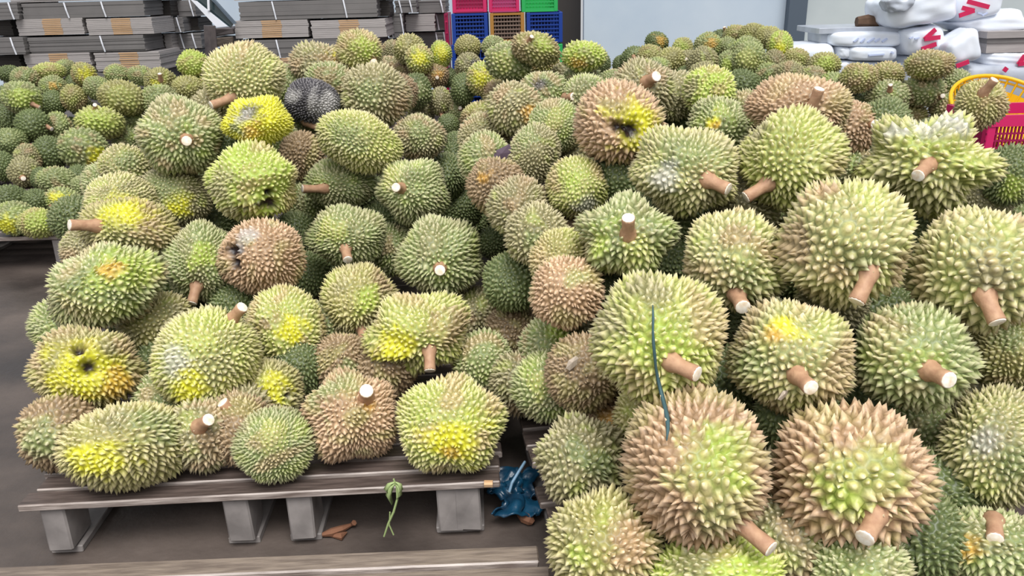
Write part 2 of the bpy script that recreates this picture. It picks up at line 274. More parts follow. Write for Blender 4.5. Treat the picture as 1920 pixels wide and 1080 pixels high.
('L', 1, [-0.768, 2.755, 0.383], [74.0, 5.7, 13.9], [86, 86, 86], (-49, 0), '','D', [], 0.02, "dark durian right of the split lime durian's base", 0),
('R', 3, [0.295, 2.142, 0.848], [80.4, 15.0, -10.4], [122, 112, 117], (9, -36), '','C', [('Y', 62, 12, 35), ('H', 68, -14, 13), ('H', 84, -104, 9), ('H', 80, -20, 4)], 0.04, 'tan durian with two black holes in a yellow patch, left top of right pile', 0),
('R', 3, [0.074, 2.377, 0.724], [78.2, 15.8, -5.0], [77, 96, 86], (-30, -68), '','T', [('G', 39, 132, 32)], 0.03, 'olive durian on the left flank beside the tan holed durian', 0),
('R', 3, [0.146, 2.497, 0.785], [79.9, 20.6, -6.9], [86, 86, 86], (-2, -64), '','G', [('L', 75, 110, 28)], 0.03, 'light green durian left of the tan holed durian', 0),
('R', 3, [0.184, 2.128, 0.683], [76.2, 10.1, -7.4], [88, 86, 87], (10, 33), '','L', [('W', 46, -48, 24), ('M', 78, 134, 19)], 0.06, 'pale lime durian below the tan holed durian', 0),
('R', 3, [0.416, 1.867, 0.781], [77.4, 10.6, -14.9], [131, 106, 118], (58, -15), (58, -15, 49, -10, 23), 'P', [('G', 63, 92, 37), ('W', 61, -141, 18), ('T', 43, -42, 18)], 0.1, 'wide grey-green durian with whitish scar, stem pointing right, upper middle', 0),
('R', 3, [0.664, 1.847, 0.801], [78.5, 2.4, -20.3], [121, 122, 121], (45, -129), (45, -129, -47, -37, 24), 'L', [('T', 23, 143, 18)], 0.09, 'round yellow-green durian with thick stem pointing down left, upper right pile', 0),
('R', 3, [0.795, 2.209, 0.867], [81.9, 3.6, -20.3], [143, 87, 112], (76, -4), (76, -4, 13, 55, 23), 'C', [], 0.04, 'brown durian behind the yellow-green one, thick stem pointing up', 0),
('R', 3, [0.929, 1.758, 0.803], [78.7, 0.8, -28.0], [146, 111, 127], (87, -14), (87, -14, -17, -25, 46), 'L', [('W', 33, 91, 21), ('W', 41, 130, 11), ('W', 23, 59, 11)], 0.17, 'deeply split star-shaped durian with thick pink stem in its middle', 0),
('R', 3, [0.656, 1.504, 0.707], [71.7, 23.4, -31.0], [127, 130, 128], (47, -20), (47, -20, 8, -59, 24), 'P', [('B', 42, -148, 24), ('C', 28, 140, 14), ('B', 14, 4, 19), ('G', 64, -10, 19)], 0.07, 'huge olive pear-shaped durian with long curved stem pointing down', 0),
('R', 3, [0.906, 1.452, 0.666], [72.7, 3.1, -32.9], [130, 117, 123], (59, -70), (59, -70, 30, -44, 22), 'P', [('T', 77, -30, 19)], 0.05, 'large pale-spined durian at right edge with brown stem pointing down', 0),
('R', 3, [0.477, 1.61, 0.64], [68.7, 29.5, -27.4], [117, 108, 112], (43, -54), (43, -54, 25, -13, 47), 'P', [('G', 56, -35, 23)], 0.06, 'spiky green durian below the wide scarred one, short white-tipped stem', 0),
('R', 3, [0.263, 1.736, 0.659], [72.8, 3.8, -9.8], [116, 97, 106], (85, 72), (85, 72, -3, 36, 41), 'G', [('M', 54, -161, 21), ('L', 66, -46, 26)], 0.13, 'green durian with white-tipped stem standing straight up, left of right pile', 0),
('R', 3, [0.271, 1.355, 0.582], [65.9, 1.7, -12.1], [125, 123, 124], (62, -59), (62, -59, 45, -16, 27), 'L', [('M', 81, -73, 37), ('T', 28, 168, 23), ('T', 41, 105, 25)], 0.06, 'large lime green durian with pinkish stem pointing right, centre of photo', 0),
('R', 3, [0.528, 1.377, 0.524], [65.4, 0.5, -21.2], [120, 107, 113], (68, -67), (68, -67, 26, -19, 44), 'P', [('Y', 59, 109, 15), ('O', 65, 130, 12), ('G', 45, -162, 21)], 0.07, 'green durian with yellow-orange top and big white cut stem', 0),
('R', 3, [0.768, 1.392, 0.51], [66.4, -5.2, -26.6], [116, 104, 110], (66, -40), (66, -40, 32, -14, 42), 'G', [('P', 62, 163, 27)], 0.05, 'grey-green durian right of the yellow-orange topped one, stem pointing right', 0),
('R', 3, [1.097, 1.602, 0.413], [67.4, -11.7, -29.6], [89, 89, 89], (-36, -77), '','O', [('G', 67, 70, 23)], 0.05, 'olive durian cut by the right edge below the large pale-spined durian', 0),
('R', 3, [0.313, 1.199, 0.405], [54.8, -20.4, -0.8], [129, 140, 135], (14, -71), (14, -71, 35, -57, 27), 'C', [('L', 70, -26, 30), ('M', 66, 22, 14), ('M', 55, -36, 10), ('P', 46, -87, 22)], 0.05, 'large brown and lime durian with long pink stem pointing down right', 0),
('R', 3, [0.588, 1.198, 0.379], [58.2, -6.6, -22.0], [141, 130, 135], (50, -61), (50, -61, -19, -36, 38), 'C', [('L', 83, -67, 30), ('M', 70, -113, 14), ('L', 61, 30, 14), ('B', 77, -162, 4)], 0.05, 'largest round durian, brown-rimmed with small scar, front of right pile', 0),
('R', 3, [0.929, 1.331, 0.34], [62.0, -5.6, -31.9], [103, 121, 112], (-18, 139), '','P', [('W', 78, 158, 18), ('G', 64, -31, 21)], 0.05, 'durian with silvery net-like patch at the right edge', 0),
('R', 3, [0.84, 1.168, 0.228], [55.0, -12.6, -27.0], [115, 77, 94], (31, 80), (31, 80, -1, -35, 43), 'G', [('O', 53, 171, 29)], 0.05, 'dark green durian at lower right corner with pink stem on top', 0),
('R', 3, [0.583, 1.101, 0.237], [51.1, -12.9, -17.7], [87, 86, 86], (-29, -168), '','G', [], 0.04, 'green durian cut by bottom edge under the largest round durian', 0),
('R', 3, [0.343, 1.133, 0.222], [50.0, -7.3, -10.8], [127, 70, 94], (-69, 85), '','M', [('T', 64, 147, 28)], 0.05, 'lime and tan durian cut by bottom edge beneath the long pink stem', 0),
('R', 3, [0.156, 1.194, 0.248], [51.6, -2.5, -5.5], [107, 97, 102], (-70, 125), '','O', [('C', 59, 9, 33), ('M', 57, -156, 16)], 0.04, 'tan and lime durian at the lower left corner of the right pile', 0),
('R', 3, [0.136, 1.446, 0.262], [57.1, -1.2, -4.6], [97, 99, 98], (-64, -133), '','T', [('D', 54, -9, 22), ('G', 80, 130, 20)], 0.08, 'olive durian with a dark green fold on the lower left flank', 0),
('R', 3, [0.245, 1.635, 0.238], [59.8, -2.4, -7.1], [86, 86, 86], (-7, 8), '','C', [('O', 79, 171, 25)], 0.03, 'small orange-brown durian under the large lime green one', 0),
('R', 3, [0.295, 1.516, 0.319], [60.2, -3.5, -9.0], [86, 86, 86], (-71, 79), '','O', [('G', 75, -66, 23)], 0.03, 'olive durian strip under the dangling dark twine', 0),
('R', 1, [0.097, 1.852, 0.336], [64.9, -4.3, -1.0], [86, 86, 86], (-5, -71), '','G', [('M', 61, 74, 23)], 0.03, 'green durian high on the left flank of the right pile', 0),
('R', 1, [0.077, 1.706, 0.299], [62.2, 0.3, -2.7], [86, 86, 86], (-24, -51), '','G', [('L', 76, 162, 21)], 0.02, 'pale green durian low on the left flank of the right pile', 0),
('R', 3, [0.124, 1.7, 0.542], [68.9, 0.0, -4.2], [86, 86, 86], (-57, 104), '','C', [('P', 58, 61, 20)], 0.04, 'pinkish brown durian on the left flank', 0),
('R', 3, [0.152, 1.603, 0.385], [63.1, -0.8, -5.0], [86, 89, 87], (1, 22), '','B', [], 0.04, 'brown-olive durian pressed left of the large lime green one', 0),
('R', 1, [0.023, 2.127, 0.631], [74.7, 11.0, -3.6], [86, 86, 86], (-21, -24), '','T', [], 0.03, 'olive durian on the upper left flank overlooking the valley', 0),
('R', 1, [0.067, 1.986, 0.594], [73.0, 0.9, -2.2], [86, 86, 86], (-73, 35), '','T', [('G', 79, -121, 23)], 0.04, 'olive durian above the pinkish brown flank durian', 0),
('R', 1, [0.157, 2.2, 0.55], [73.6, 0.3, -4.2], [86, 86, 86], (1, 83), '','B', [('W', 50, 56, 14)], 0.04, 'brown-streaked durian left of the upright white-tipped stem', 0),
('R', 3, [0.129, 1.851, 0.562], [71.0, 0.2, -4.1], [86, 86, 86], (-19, 142), '','O', [('W', 74, -84, 13)], 0.04, 'olive durian directly above the pinkish brown flank durian', 0),
('R', 1, [0.003, 2.064, 0.437], [69.7, 1.4, -0.6], [86, 86, 86], (-38, -34), '','D', [], 0.03, 'dark green durian in the shade between the two front piles', 0),
('R', 1, [0.003, 2.108, 0.267], [66.1, 1.4, -0.7], [86, 86, 86], (-40, -13), '','B', [], 0.03, 'dark brown durian in the shade between the two front piles', 0),
('R', 1, [0.018, 1.83, 0.244], [62.4, 1.1, -1.1], [86, 87, 86], (8, 98), '','T', [], 0.04, 'grey-brown durian lowest in the shade between the piles', 0),
('R', 1, [0.887, 1.529, 0.261], [61.4, -11.9, -23.7], [86, 86, 86], (-38, -32), '','G', [], 0.04, 'dark green durian showing behind the silvery-patched durian', 0),
('R', 1, [0.74, 1.716, 0.503], [69.4, -6.5, -20.9], [86, 86, 86], (9, 168), '','T', [], 0.03, 'shaded olive durian under the huge pear-shaped durian', 0),
('R', 1, [1.148, 2.454, 0.762], [80.8, -2.6, -24.6], [86, 98, 92], (46, 166), (46, 166, 29, -3, 46), 'D', [], 0.04, 'small dark green durian with stem dot left of the star-shaped durian', 0),
('R', 1, [1.022, 1.882, 0.599], [74.2, -6.4, -26.7], [86, 86, 86], (-21, 175), '','D', [], 0.03, 'shaded durian under the star-shaped durian', 0),
('R', 1, [0.792, 1.972, 0.6], [74.2, -4.4, -20.6], [86, 86, 86], (-23, 1), '','D', [], 0.02, 'dark durian between the yellow-green one and the huge pear-shaped one', 0),
('R', 1, [1.626, 2.545, 0.579], [78.3, -5.4, -31.5], [86, 101, 93], (-19, -161), '','D', [('M', 58, -75, 32)], 0.03, 'dark green durian under the pink crate at right edge', 0),
('R', 1, [1.774, 3.033, 0.737], [82.5, -2.6, -30.0], [92, 92, 92], (58, 81), (58, 81, 30, 48, 23), 'O', [], 0.04, 'olive durian leaning on the yellow basket, stem pointing up', 0),
('R', 1, [0.658, 2.651, 0.86], [82.8, 9.7, -15.2], [90, 86, 88], (-6, 16), '','M', [('T', 39, -180, 28)], 0.05, 'bright yellow-green durian behind the wide scarred durian', 0),
('R', 1, [0.625, 2.399, 0.792], [80.6, 4.1, -15.3], [92, 86, 89], (-66, -52), '','G', [('Y', 79, 134, 15), ('O', 88, -175, 9)], 0.05, 'green durian with small vivid yellow spot', 0),
('R', 1, [0.395, 2.375, 0.906], [83.0, 5.3, -10.1], [101, 86, 93], (71, 71), (71, 71, 26, 18, 45), 'T', [], 0.05, 'tan long-spined durian with white stem tip up, behind tan holed one', 0),
('R', 1, [0.578, 2.781, 0.835], [82.6, 9.9, -13.0], [86, 86, 86], (-58, -168), '','T', [], 0.03, 'olive durian left of the bright yellow-green one', 0),
('R', 1, [0.26, 2.66, 0.842], [82.4, 0.7, -5.7], [86, 86, 86], (14, 174), (14, 174, 30, 3, 46), 'G', [('T', 58, -140, 23)], 0.04, 'grey-green durian behind the tan holed durian, stub stem left', 0),
('R', 1, [0.124, 2.735, 0.849], [82.7, 1.1, -2.7], [93, 86, 89], (2, 95), '','G', [('K', 61, 108, 16)], 0.05, 'grey-green durian with black speckles left of the stub stem', 0),
('R', 1, [0.024, 2.582, 0.83], [81.5, 16.2, -2.9], [93, 86, 89], (-41, 109), '','T', [('O', 49, -1, 22)], 0.05, 'olive durian on the left skyline of the right pile', 0),
('R', 1, [-0.038, 2.264, 0.657], [76.5, 1.7, 0.6], [86, 86, 86], (-49, 127), '','B', [('O', 58, 149, 14)], 0.04, 'brownish durian on the valley slope', 0),
('R', 1, [-0.083, 2.635, 0.73], [79.8, -8.1, 3.3], [86, 86, 86], (-25, 126), '','T', [], 0.03, 'tan-olive durian on the valley slope, upper', 0),
('R', 1, [-0.071, 2.418, 0.704], [78.4, 1.8, 1.3], [86, 86, 86], (-44, -19), '','G', [], 0.03, 'grey-green durian on the valley slope beside a purple leaf', 0),
('R', 1, [0.441, 1.724, 0.468], [67.6, -3.7, -12.8], [86, 86, 86], (-24, -160), '','D', [], 0.02, 'dark durian behind the gap right of the large lime green one', 0),
('R', 1, [0.536, 1.535, 0.236], [59.1, -7.3, -14.9], [86, 86, 86], (-27, -30), '','D', [], 0.02, "dark durian in the gap above the largest durian's left side", 0),
('R', 1, [0.833, 1.33, 0.244], [57.6, -13.9, -23.4], [86, 86, 86], (-40, -131), '','D', [], 0.02, 'dark durian in the gap left below the silvery-patched one', 0),
('R', 1, [0.483, 1.195, 0.246], [52.9, -9.6, -14.8], [86, 86, 86], (-66, 139), '','T', [], 0.04, 'brown shaded durian between the two largest front durians', 0),
('R', 1, [0.715, 1.865, 0.523], [71.2, -5.1, -19.2], [86, 86, 86], (-62, -35), '','D', [], 0.02, 'dark green durian left of the huge pear-shaped one', 0),
('R', 1, [0.391, 1.996, 0.632], [74.4, -1.4, -10.7], [86, 86, 86], (7, 147), '','D', [], 0.03, 'dark durian under the wide scarred durian', 0),
('R', 1, [0.877, 1.741, 0.441], [68.5, -8.1, -23.6], [86, 86, 86], (-65, 91), '','D', [], 0.02, 'dark durian behind the long curved stem', 0),
('R', 1, [1.124, 1.754, 0.408], [68.8, -10.3, -28.7], [86, 86, 86], (-20, -37), '','D', [], 0.02, 'dark durian behind the large pale-spined durian', 0),
('R', 1, [1.04, 2.451, 0.766], [80.7, -2.3, -22.6], [86, 86, 86], (-27, 64), '','C', [], 0.03, 'brown durian sliver right of the yellow-green one', 0),
('B', 2, [-4.165, 6.952, 0.609], [85.8, 4.2, 30.6], [98, 72, 85], (6, 98), '','D', [], 0.03, 'small dark green durian, leftmost in the top row of the far-left heap', 0),
('B', 2, [-3.776, 6.487, 0.605], [85.5, 4.3, 29.9], [109, 100, 105], (4, -77), '','G', [], 0.03, 'small green durian, second from left in the top row of the far-left heap', 0),
('B', 2, [-3.65, 6.629, 0.645], [85.8, 4.0, 28.5], [128, 72, 96], (-53, -81), '','L', [], 0.03, 'small pale green durian, third from left in the top row of the far-left heap', 0),
('B', 2, [-3.68, 6.937, 0.642], [85.9, 3.8, 27.7], [89, 71, 85], (-61, -162), '','G', [], 0.03, 'small green durian, fourth from left in the top row of the far-left heap', 0),
('B', 2, [-3.301, 6.475, 0.627], [85.1, 23.9, 25.0], [100, 96, 98], (-5, 27), '','O', [('Y', 78, 21, 34)], 0.03, 'small olive durian, fifth from left in the top row of the far-left heap', 0),
('B', 2, [-3.066, 6.522, 0.616], [85.4, 3.8, 24.9], [97, 84, 90], (-62, 101), '','G', [], 0.03, 'small green durian, sixth from left in the top row of the far-left heap', 0),
('B', 2, [-2.863, 6.477, 0.607], [85.2, 3.7, 23.5], [104, 75, 89], (-45, -16), '','G', [], 0.03, 'small green durian, seventh from left in the top row of the far-left heap', 0),
('B', 2, [-2.551, 6.074, 0.603], [84.8, 3.8, 22.4], [118, 98, 108], (84, 50), (84, 50, -4, 47, 28), 'O', [('Y', 67, -126, 25)], 0.03, 'small olive durian, eighth from left in the top row of the far-left heap', 0),
('B', 2, [-2.304, 6.114, 0.714], [85.7, 3.2, 20.4], [114, 106, 110], (-51, -140), '','M', [], 0.03, 'small yellow-green durian, ninth from left in the top row of the far-left heap', 0),
('B', 2, [-3.941, 6.425, 0.453], [84.3, 5.2, 31.0], [84, 117, 99], (-22, -48), '','D', [], 0.03, 'small dark green durian, leftmost in the second row of the far-left heap', 0),
('B', 2, [-3.53, 5.963, 0.519], [84.0, 19.9, 28.6], [144, 120, 131], (53, -22), (53, -22, 52, -14, 22), 'G', [('M', 83, 103, 42)], 0.03, 'small green durian, second from left in the second row of the far-left heap', 0),
('B', 2, [-3.545, 6.442, 0.543], [84.9, 4.5, 28.4], [104, 92, 98], (-51, -139), '','G', [('O', 82, 90, 24)], 0.03, 'small green durian, third from left in the second row of the far-left heap', 0),
('B', 2, [-3.519, 6.691, 0.526], [84.9, 4.3, 27.4], [78, 87, 85], (43, 8), (43, 8, 22, 0, 51), 'D', [], 0.03, 'small dark green durian, fourth from left in the second row of the far-left heap', 0),
('B', 2, [-3.141, 6.313, 0.54], [84.6, 4.3, 26.1], [102, 94, 98], (-62, -135), '','G', [], 0.03, 'small green durian, fifth from left in the second row of the far-left heap', 0),
('B', 2, [-2.649, 5.646, 0.534], [83.7, 14.4, 23.6], [169, 118, 140], (14, 18), (14, 18, 14, 3, 53), 'O', [('L', 81, 97, 45)], 0.03, 'small olive durian, sixth from left in the second row of the far-left heap', 0),
('B', 2, [-2.428, 5.722, 0.5], [83.6, 4.3, 22.5], [131, 112, 121], (-57, -127), '','G', [], 0.03, 'small green durian, seventh from left in the second row of the far-left heap', 0),
('B', 2, [-2.32, 5.98, 0.554], [84.2, 3.8, 20.8], [109, 97, 103], (4, -113), '','O', [], 0.03, 'small olive durian, eighth from left in the second row of the far-left heap', 0),
('B', 2, [-2.196, 6.107, 0.559], [84.3, 3.6, 19.4], [99, 95, 97], (-6, 31), '','L', [('Y', 64, 74, 23)], 0.03, 'small pale green durian, ninth from left in the second row of the far-left heap', 0),
('B', 2, [-3.726, 6.085, 0.359], [83.2, 5.8, 30.8], [100, 120, 109], (-29, 17), '','D', [], 0.03, 'small dark green durian, leftmost in the third row of the far-left heap', 0),
('B', 2, [-3.39, 5.788, 0.344], [81.9, 25.7, 26.8], [122, 122, 122], (35, 16), (35, 16, 35, -7, 42), 'D', [], 0.03, 'small dark green durian, second from left in the third row of the far-left heap', 0),
('B', 2, [-3.475, 6.265, 0.438], [83.9, 5.0, 28.5], [98, 102, 100], (-65, -109), '','D', [], 0.03, 'small dark green durian, third from left in the third row of the far-left heap', 0),
('B', 2, [-3.326, 5.98, 0.295], [82.4, 5.8, 28.3], [102, 122, 112], (-43, 12), '','G', [], 0.03, 'small green durian, fourth from left in the third row of the far-left heap', 0),
('B', 2, [-3.302, 6.247, 0.476], [84.1, 4.7, 27.4], [94, 106, 99], (-39, 91), '','O', [], 0.03, 'small olive durian, fifth from left in the third row of the far-left heap', 0),
('B', 2, [-2.742, 5.457, 0.402], [82.4, 13.3, 24.9], [165, 115, 138], (22, 105), (22, 105, -4, 28, 47), 'L', [('M', 77, 147, 45)], 0.03, 'small pale green durian, sixth from left in the third row of the far-left heap', 0),
('B', 2, [-2.66, 5.63, 0.254], [81.1, -14.1, 27.5], [112, 101, 106], (-69, -27), '','G', [], 0.03, 'small green durian, seventh from left in the third row of the far-left heap', 0),
('B', 2, [-2.654, 5.797, 0.364], [82.5, 5.0, 23.9], [114, 114, 114], (-21, -99), '','G', [], 0.03, 'small green durian, eighth from left in the third row of the far-left heap', 0),
('B', 2, [-3.468, 5.609, 0.257], [81.8, 6.7, 30.8], [115, 104, 110], (47, -18), (47, -18, 89, 4, 36), 'D', [('G', 50, 90, 49)], 0.03, 'small dark green durian, leftmost in the fourth row of the far-left heap', 0),
('B', 2, [-3.002, 4.984, 0.253], [80.7, 7.2, 29.9], [83, 100, 91], (-21, 66), '','T', [], 0.03, 'small greyish olive durian, second from left in the fourth row of the far-left heap', 0),
('B', 2, [-2.937, 5.118, 0.265], [80.9, 6.8, 28.8], [113, 113, 113], (-43, 71), '','D', [], 0.03, 'small dark green durian, third from left in the fourth row of the far-left heap', 0),
('B', 2, [-3.381, 6.271, 0.248], [82.4, 5.7, 27.6], [83, 83, 85], (-55, -131), '','D', [], 0.03, 'small dark green durian, fourth from left in the fourth row of the far-left heap', 0),
('B', 2, [-2.66, 5.026, 0.296], [78.8, 35.9, 21.3], [157, 137, 140], (-20, -152), '','G', [('O', 56, -40, 14), ('Y', 57, -1, 26)], 0.03, 'small green durian, fifth from left in the fourth row of the far-left heap', 0),
('B', 2, [-2.425, 4.943, 0.246], [80.1, 6.4, 25.0], [93, 93, 93], (4, -80), '','G', [], 0.03, 'small green durian, sixth from left in the fourth row of the far-left heap', 0),
('B', 2, [-3.061, 4.816, 0.25], [80.5, 7.6, 31.2], [68, 97, 85], (-29, 79), '','D', [], 0.03, 'small dark green durian, leftmost in the fifth row of the far-left heap', 0),
('B', 2, [-2.842, 4.654, 0.247], [80.0, 7.6, 30.1], [88, 94, 91], (63, -104), (63, -104, 3, -3, 55), 'T', [], 0.03, 'small greyish olive durian, second from left in the fifth row of the far-left heap', 0),
('B', 2, [-2.69, 4.566, 0.222], [79.5, 7.7, 29.1], [68, 68, 85], (1, -176), '','D', [], 0.03, 'small dark green durian, third from left in the fifth row of the far-left heap', 0),
('B', 2, [-2.501, 4.386, 0.237], [78.3, 22.4, 25.2], [116, 83, 98], (-37, 41), '','G', [], 0.03, 'small green durian, fourth from left in the fifth row of the far-left heap', 0),
('B', 2, [-2.304, 4.043, 0.22], [77.8, 13.1, 26.9], [96, 68, 85], (36, -132), (36, -132, 27, -20, 44), 'G', [('Y', 75, 158, 35)], 0.03, 'small green durian, fifth from left in the fifth row of the far-left heap', 0),
('B', 2, [-2.495, 4.607, 0.223], [79.4, 7.2, 27.1], [71, 68, 85], (-3, -53), '','D', [], 0.03, 'small dark green durian, sixth from left in the fifth row of the far-left heap', 0),
('B', 2, [-2.3, 4.303, 0.228], [78.6, 7.5, 26.6], [87, 73, 85], (-61, 157), '','G', [], 0.03, 'small green durian, seventh from left in the fifth row of the far-left heap', 0),
('B', 2, [-2.606, 4.09, 0.225], [78.5, 8.8, 30.7], [97, 70, 85], (-63, 37), '','D', [], 0.03, 'small dark green durian, leftmost in the bottom row of the far-left heap', 0),
('B', 2, [-2.313, 3.633, 0.237], [77.2, 9.5, 30.4], [95, 82, 88], (-11, -4), '','G', [('Y', 49, -136, 36)], 0.03, 'small green durian, second from left in the bottom row of the far-left heap', 0),
('B', 2, [-2.419, 4.013, 0.223], [78.1, 8.6, 29.3], [68, 68, 85], (-21, 113), '','D', [], 0.03, 'small dark green durian, third from left in the bottom row of the far-left heap', 0),
('B', 2, [-2.178, 3.581, 0.227], [76.8, 9.3, 29.1], [89, 71, 85], (-16, 22), '','L', [('M', 82, 51, 53)], 0.03, 'small pale green durian, fourth from left in the bottom row of the far-left heap', 0),
('B', 2, [-2.146, 3.808, 0.223], [77.3, 8.5, 27.5], [68, 68, 85], (-41, -108), '','D', [], 0.03, 'small dark green durian, fifth from left in the bottom row of the far-left heap', 0),
('V', 2, [-1.011, 7.409, 0.68], [86.0, 2.0, 7.6], [95, 95, 95], (-30, -176), '','T', [], 0.03, 'small greyish olive durian, leftmost in the skyline row of the middle heap', 0),
('V', 2, [-0.784, 6.808, 0.727], [86.1, 1.9, 6.4], [135, 126, 131], (-7, 161), '','O', [], 0.03, 'small olive durian, second from left in the skyline row of the middle heap', 0),
('V', 2, [-0.533, 6.791, 0.68], [85.5, 11.8, 3.6], [96, 118, 106], (1, -147), '','M', [('Y', 78, 76, 38)], 0.03, 'small yellow-green durian, third from left in the skyline row of the middle heap', 0),
('V', 2, [-0.304, 6.692, 0.744], [86.1, 1.6, 2.5], [111, 94, 102], (-7, -7), '','O', [], 0.03, 'small olive durian, fourth from left in the skyline row of the middle heap', 0),
('V', 2, [-0.097, 6.62, 0.744], [86.1, 1.5, 0.7], [102, 89, 95], (-69, 150), '','G', [], 0.03, 'small green durian, fifth from left in the skyline row of the middle heap', 0),
('V', 2, [0.204, 5.603, 0.793], [85.7, 16.3, -3.3], [179, 108, 139], (56, 132), (56, 132, 10, 32, 43), 'O', [('M', 66, 58, 27)], 0.03, 'small olive durian, sixth from left in the skyline row of the middle heap', 0),
('V', 2, [0.511, 5.422, 0.751], [85.3, 1.0, -5.5], [153, 101, 125], (-51, 37), '','M', [('O', 54, -125, 32)], 0.03, 'small yellow-green durian, seventh from left in the skyline row of the middle heap', 0),
('V', 2, [0.705, 6.099, 0.639], [84.8, 0.9, -6.7], [71, 79, 85], (-63, 118), '','D', [], 0.03, 'small dark green durian, eighth from left in the skyline row of the middle heap', 0),
('V', 2, [-0.992, 7.033, 0.577], [85.0, 2.2, 7.8], [136, 91, 111], (-10, -60), '','T', [], 0.03, 'small greyish olive durian, leftmost in the second row of the middle heap', 0),
('V', 2, [-0.691, 6.615, 0.661], [85.3, 11.9, 5.0], [119, 123, 121], (7, -150), '','L', [('Y', 81, 73, 36)], 0.03, 'small pale green durian, second from left in the second row of the middle heap', 0),
('V', 2, [-0.295, 6.459, 0.616], [84.8, 1.7, 2.5], [112, 104, 108], (-20, 132), '','T', [('K', 60, 28, 22)], 0.03, 'small greyish olive durian, third from left in the second row of the middle heap', 0),
('V', 2, [0.023, 5.76, 0.701], [84.9, 11.4, -1.2], [178, 134, 140], (-64, -177), '','G', [('L', 72, -172, 34)], 0.03, 'small green durian, fourth from left in the second row of the middle heap', 0),
('V', 2, [0.281, 5.963, 0.654], [84.8, 1.2, -2.8], [115, 96, 105], (-21, 18), '','O', [], 0.03, 'small olive durian, fifth from left in the second row of the middle heap', 0),
('V', 2, [0.431, 5.751, 0.604], [84.1, 1.0, -4.4], [130, 93, 110], (-3, 60), '','T', [], 0.03, 'small greyish olive durian, sixth from left in the second row of the middle heap', 0),
('V', 2, [-0.845, 6.912, 0.541], [84.6, 2.1, 6.8], [116, 98, 107], (-36, 143), '','B', [], 0.03, 'small brownish durian, leftmost in the third row of the middle heap', 0),
('V', 2, [-0.57, 6.7, 0.521], [84.2, 2.0, 4.7], [108, 100, 104], (83, -47), (83, -47, 0, -4, 55), 'B', [('O', 78, 39, 24)], 0.03, 'small brownish durian, second from left in the third row of the middle heap', 0),
('V', 2, [-0.189, 6.129, 0.551], [84.0, 1.6, 1.6], [111, 131, 121], (-36, -23), '','L', [('Y', 83, 128, 34)], 0.03, 'small pale green durian, third from left in the third row of the middle heap', 0),
('V', 2, [0.098, 5.933, 0.557], [83.8, 1.4, -1.1], [127, 108, 117], (29, 151), (29, 151, 62, 19, 26), 'T', [('B', 39, 113, 28)], 0.03, 'small greyish olive durian, fourth from left in the third row of the middle heap', 0),
('V', 2, [0.507, 5.563, 0.587], [83.7, 0.9, -5.3], [145, 98, 119], (-68, -64), '','G', [], 0.03, 'small green durian, fifth from left in the third row of the middle heap', 0),
('V', 2, [0.735, 5.645, 0.572], [83.7, 0.7, -7.5], [110, 73, 90], (0, 165), '','G', [], 0.03, 'small green durian, sixth from left in the third row of the middle heap', 0),
('V', 2, [-0.699, 6.305, 0.45], [83.2, 2.2, 6.1], [127, 144, 135], (-31, -16), '','D', [('G', 61, 7, 35)], 0.03, 'small dark green durian, leftmost in the fourth row of the middle heap', 0),
('V', 2, [-0.527, 6.464, 0.351], [82.5, 2.1, 4.4], [93, 118, 105], (27, -87), (27, -87, 8, -30, 46), 'T', [], 0.03, 'small greyish olive durian, second from left in the fourth row of the middle heap', 0),
('V', 2, [-0.335, 6.272, 0.46], [83.3, 1.8, 2.8], [94, 135, 113], (-52, 95), '','D', [], 0.03, 'small dark green durian, third from left in the fourth row of the middle heap', 0),
('V', 2, [-0.061, 6.002, 0.439], [82.8, 1.5, 0.4], [118, 118, 118], (-34, -90), '','B', [], 0.03, 'small brownish durian, fourth from left in the fourth row of the middle heap', 0),
('V', 2, [0.221, 5.717, 0.339], [81.4, 1.1, -2.4], [113, 94, 103], (-25, -117), '','G', [], 0.03, 'small green durian, fifth from left in the fourth row of the middle heap', 0),
('V', 2, [-0.695, 6.552, 0.251], [81.8, 2.3, 5.7], [112, 95, 103], (-23, -172), '','T', [], 0.03, 'small greyish olive durian, leftmost in the fifth row of the middle heap', 0),
('V', 2, [-0.44, 5.948, 0.24], [80.8, 2.1, 3.9], [87, 87, 87], (-18, 135), '','D', [], 0.03, 'small dark green durian, second from left in the fifth row of the middle heap', 0),
('V', 2, [-0.372, 6.35, 0.289], [81.8, 1.9, 3.1], [92, 104, 98], (77, 66), (77, 66, -4, 4, 55), 'G', [], 0.03, 'small green durian, third from left in the fifth row of the middle heap', 0),
('V', 2, [-0.197, 5.825, 0.334], [81.3, -13.1, 3.9], [153, 96, 121], (9, -93), '','O', [], 0.03, 'small olive durian, fourth from left in the fifth row of the middle heap', 0),
('V', 2, [-0.03, 5.917, 0.257], [80.9, 1.5, 0.1], [117, 98, 107], (61, -124), (61, -124, 4, 4, 55), 'T', [], 0.03, 'small greyish olive durian, fifth from left in the fifth row of the middle heap', 0),
('V', 2, [-0.312, 4.466, 0.273], [78.3, 2.3, 3.5], [69, 120, 91], (-27, 137), '','D', [], 0.03, 'small dark green durian, leftmost in the bottom row of the middle heap', 0),
('V', 2, [-0.342, 5.295, 0.232], [79.7, 2.1, 3.3], [88, 78, 85], (8, -92), '','D', [], 0.03, 'small dark green durian, second from left in the bottom row of the middle heap', 0),
('V', 2, [-0.265, 4.723, 0.234], [78.4, 2.1, 2.8], [95, 79, 87], (-31, 30), '','D', [], 0.03, 'small dark green durian, third from left in the bottom row of the middle heap', 0),
('V', 2, [-0.195, 3.772, 0.233], [75.6, 2.2, 2.4], [90, 77, 85], (-2, 62), '','B', [], 0.03, 'small brownish durian, fourth from left in the bottom row of the middle heap', 0),
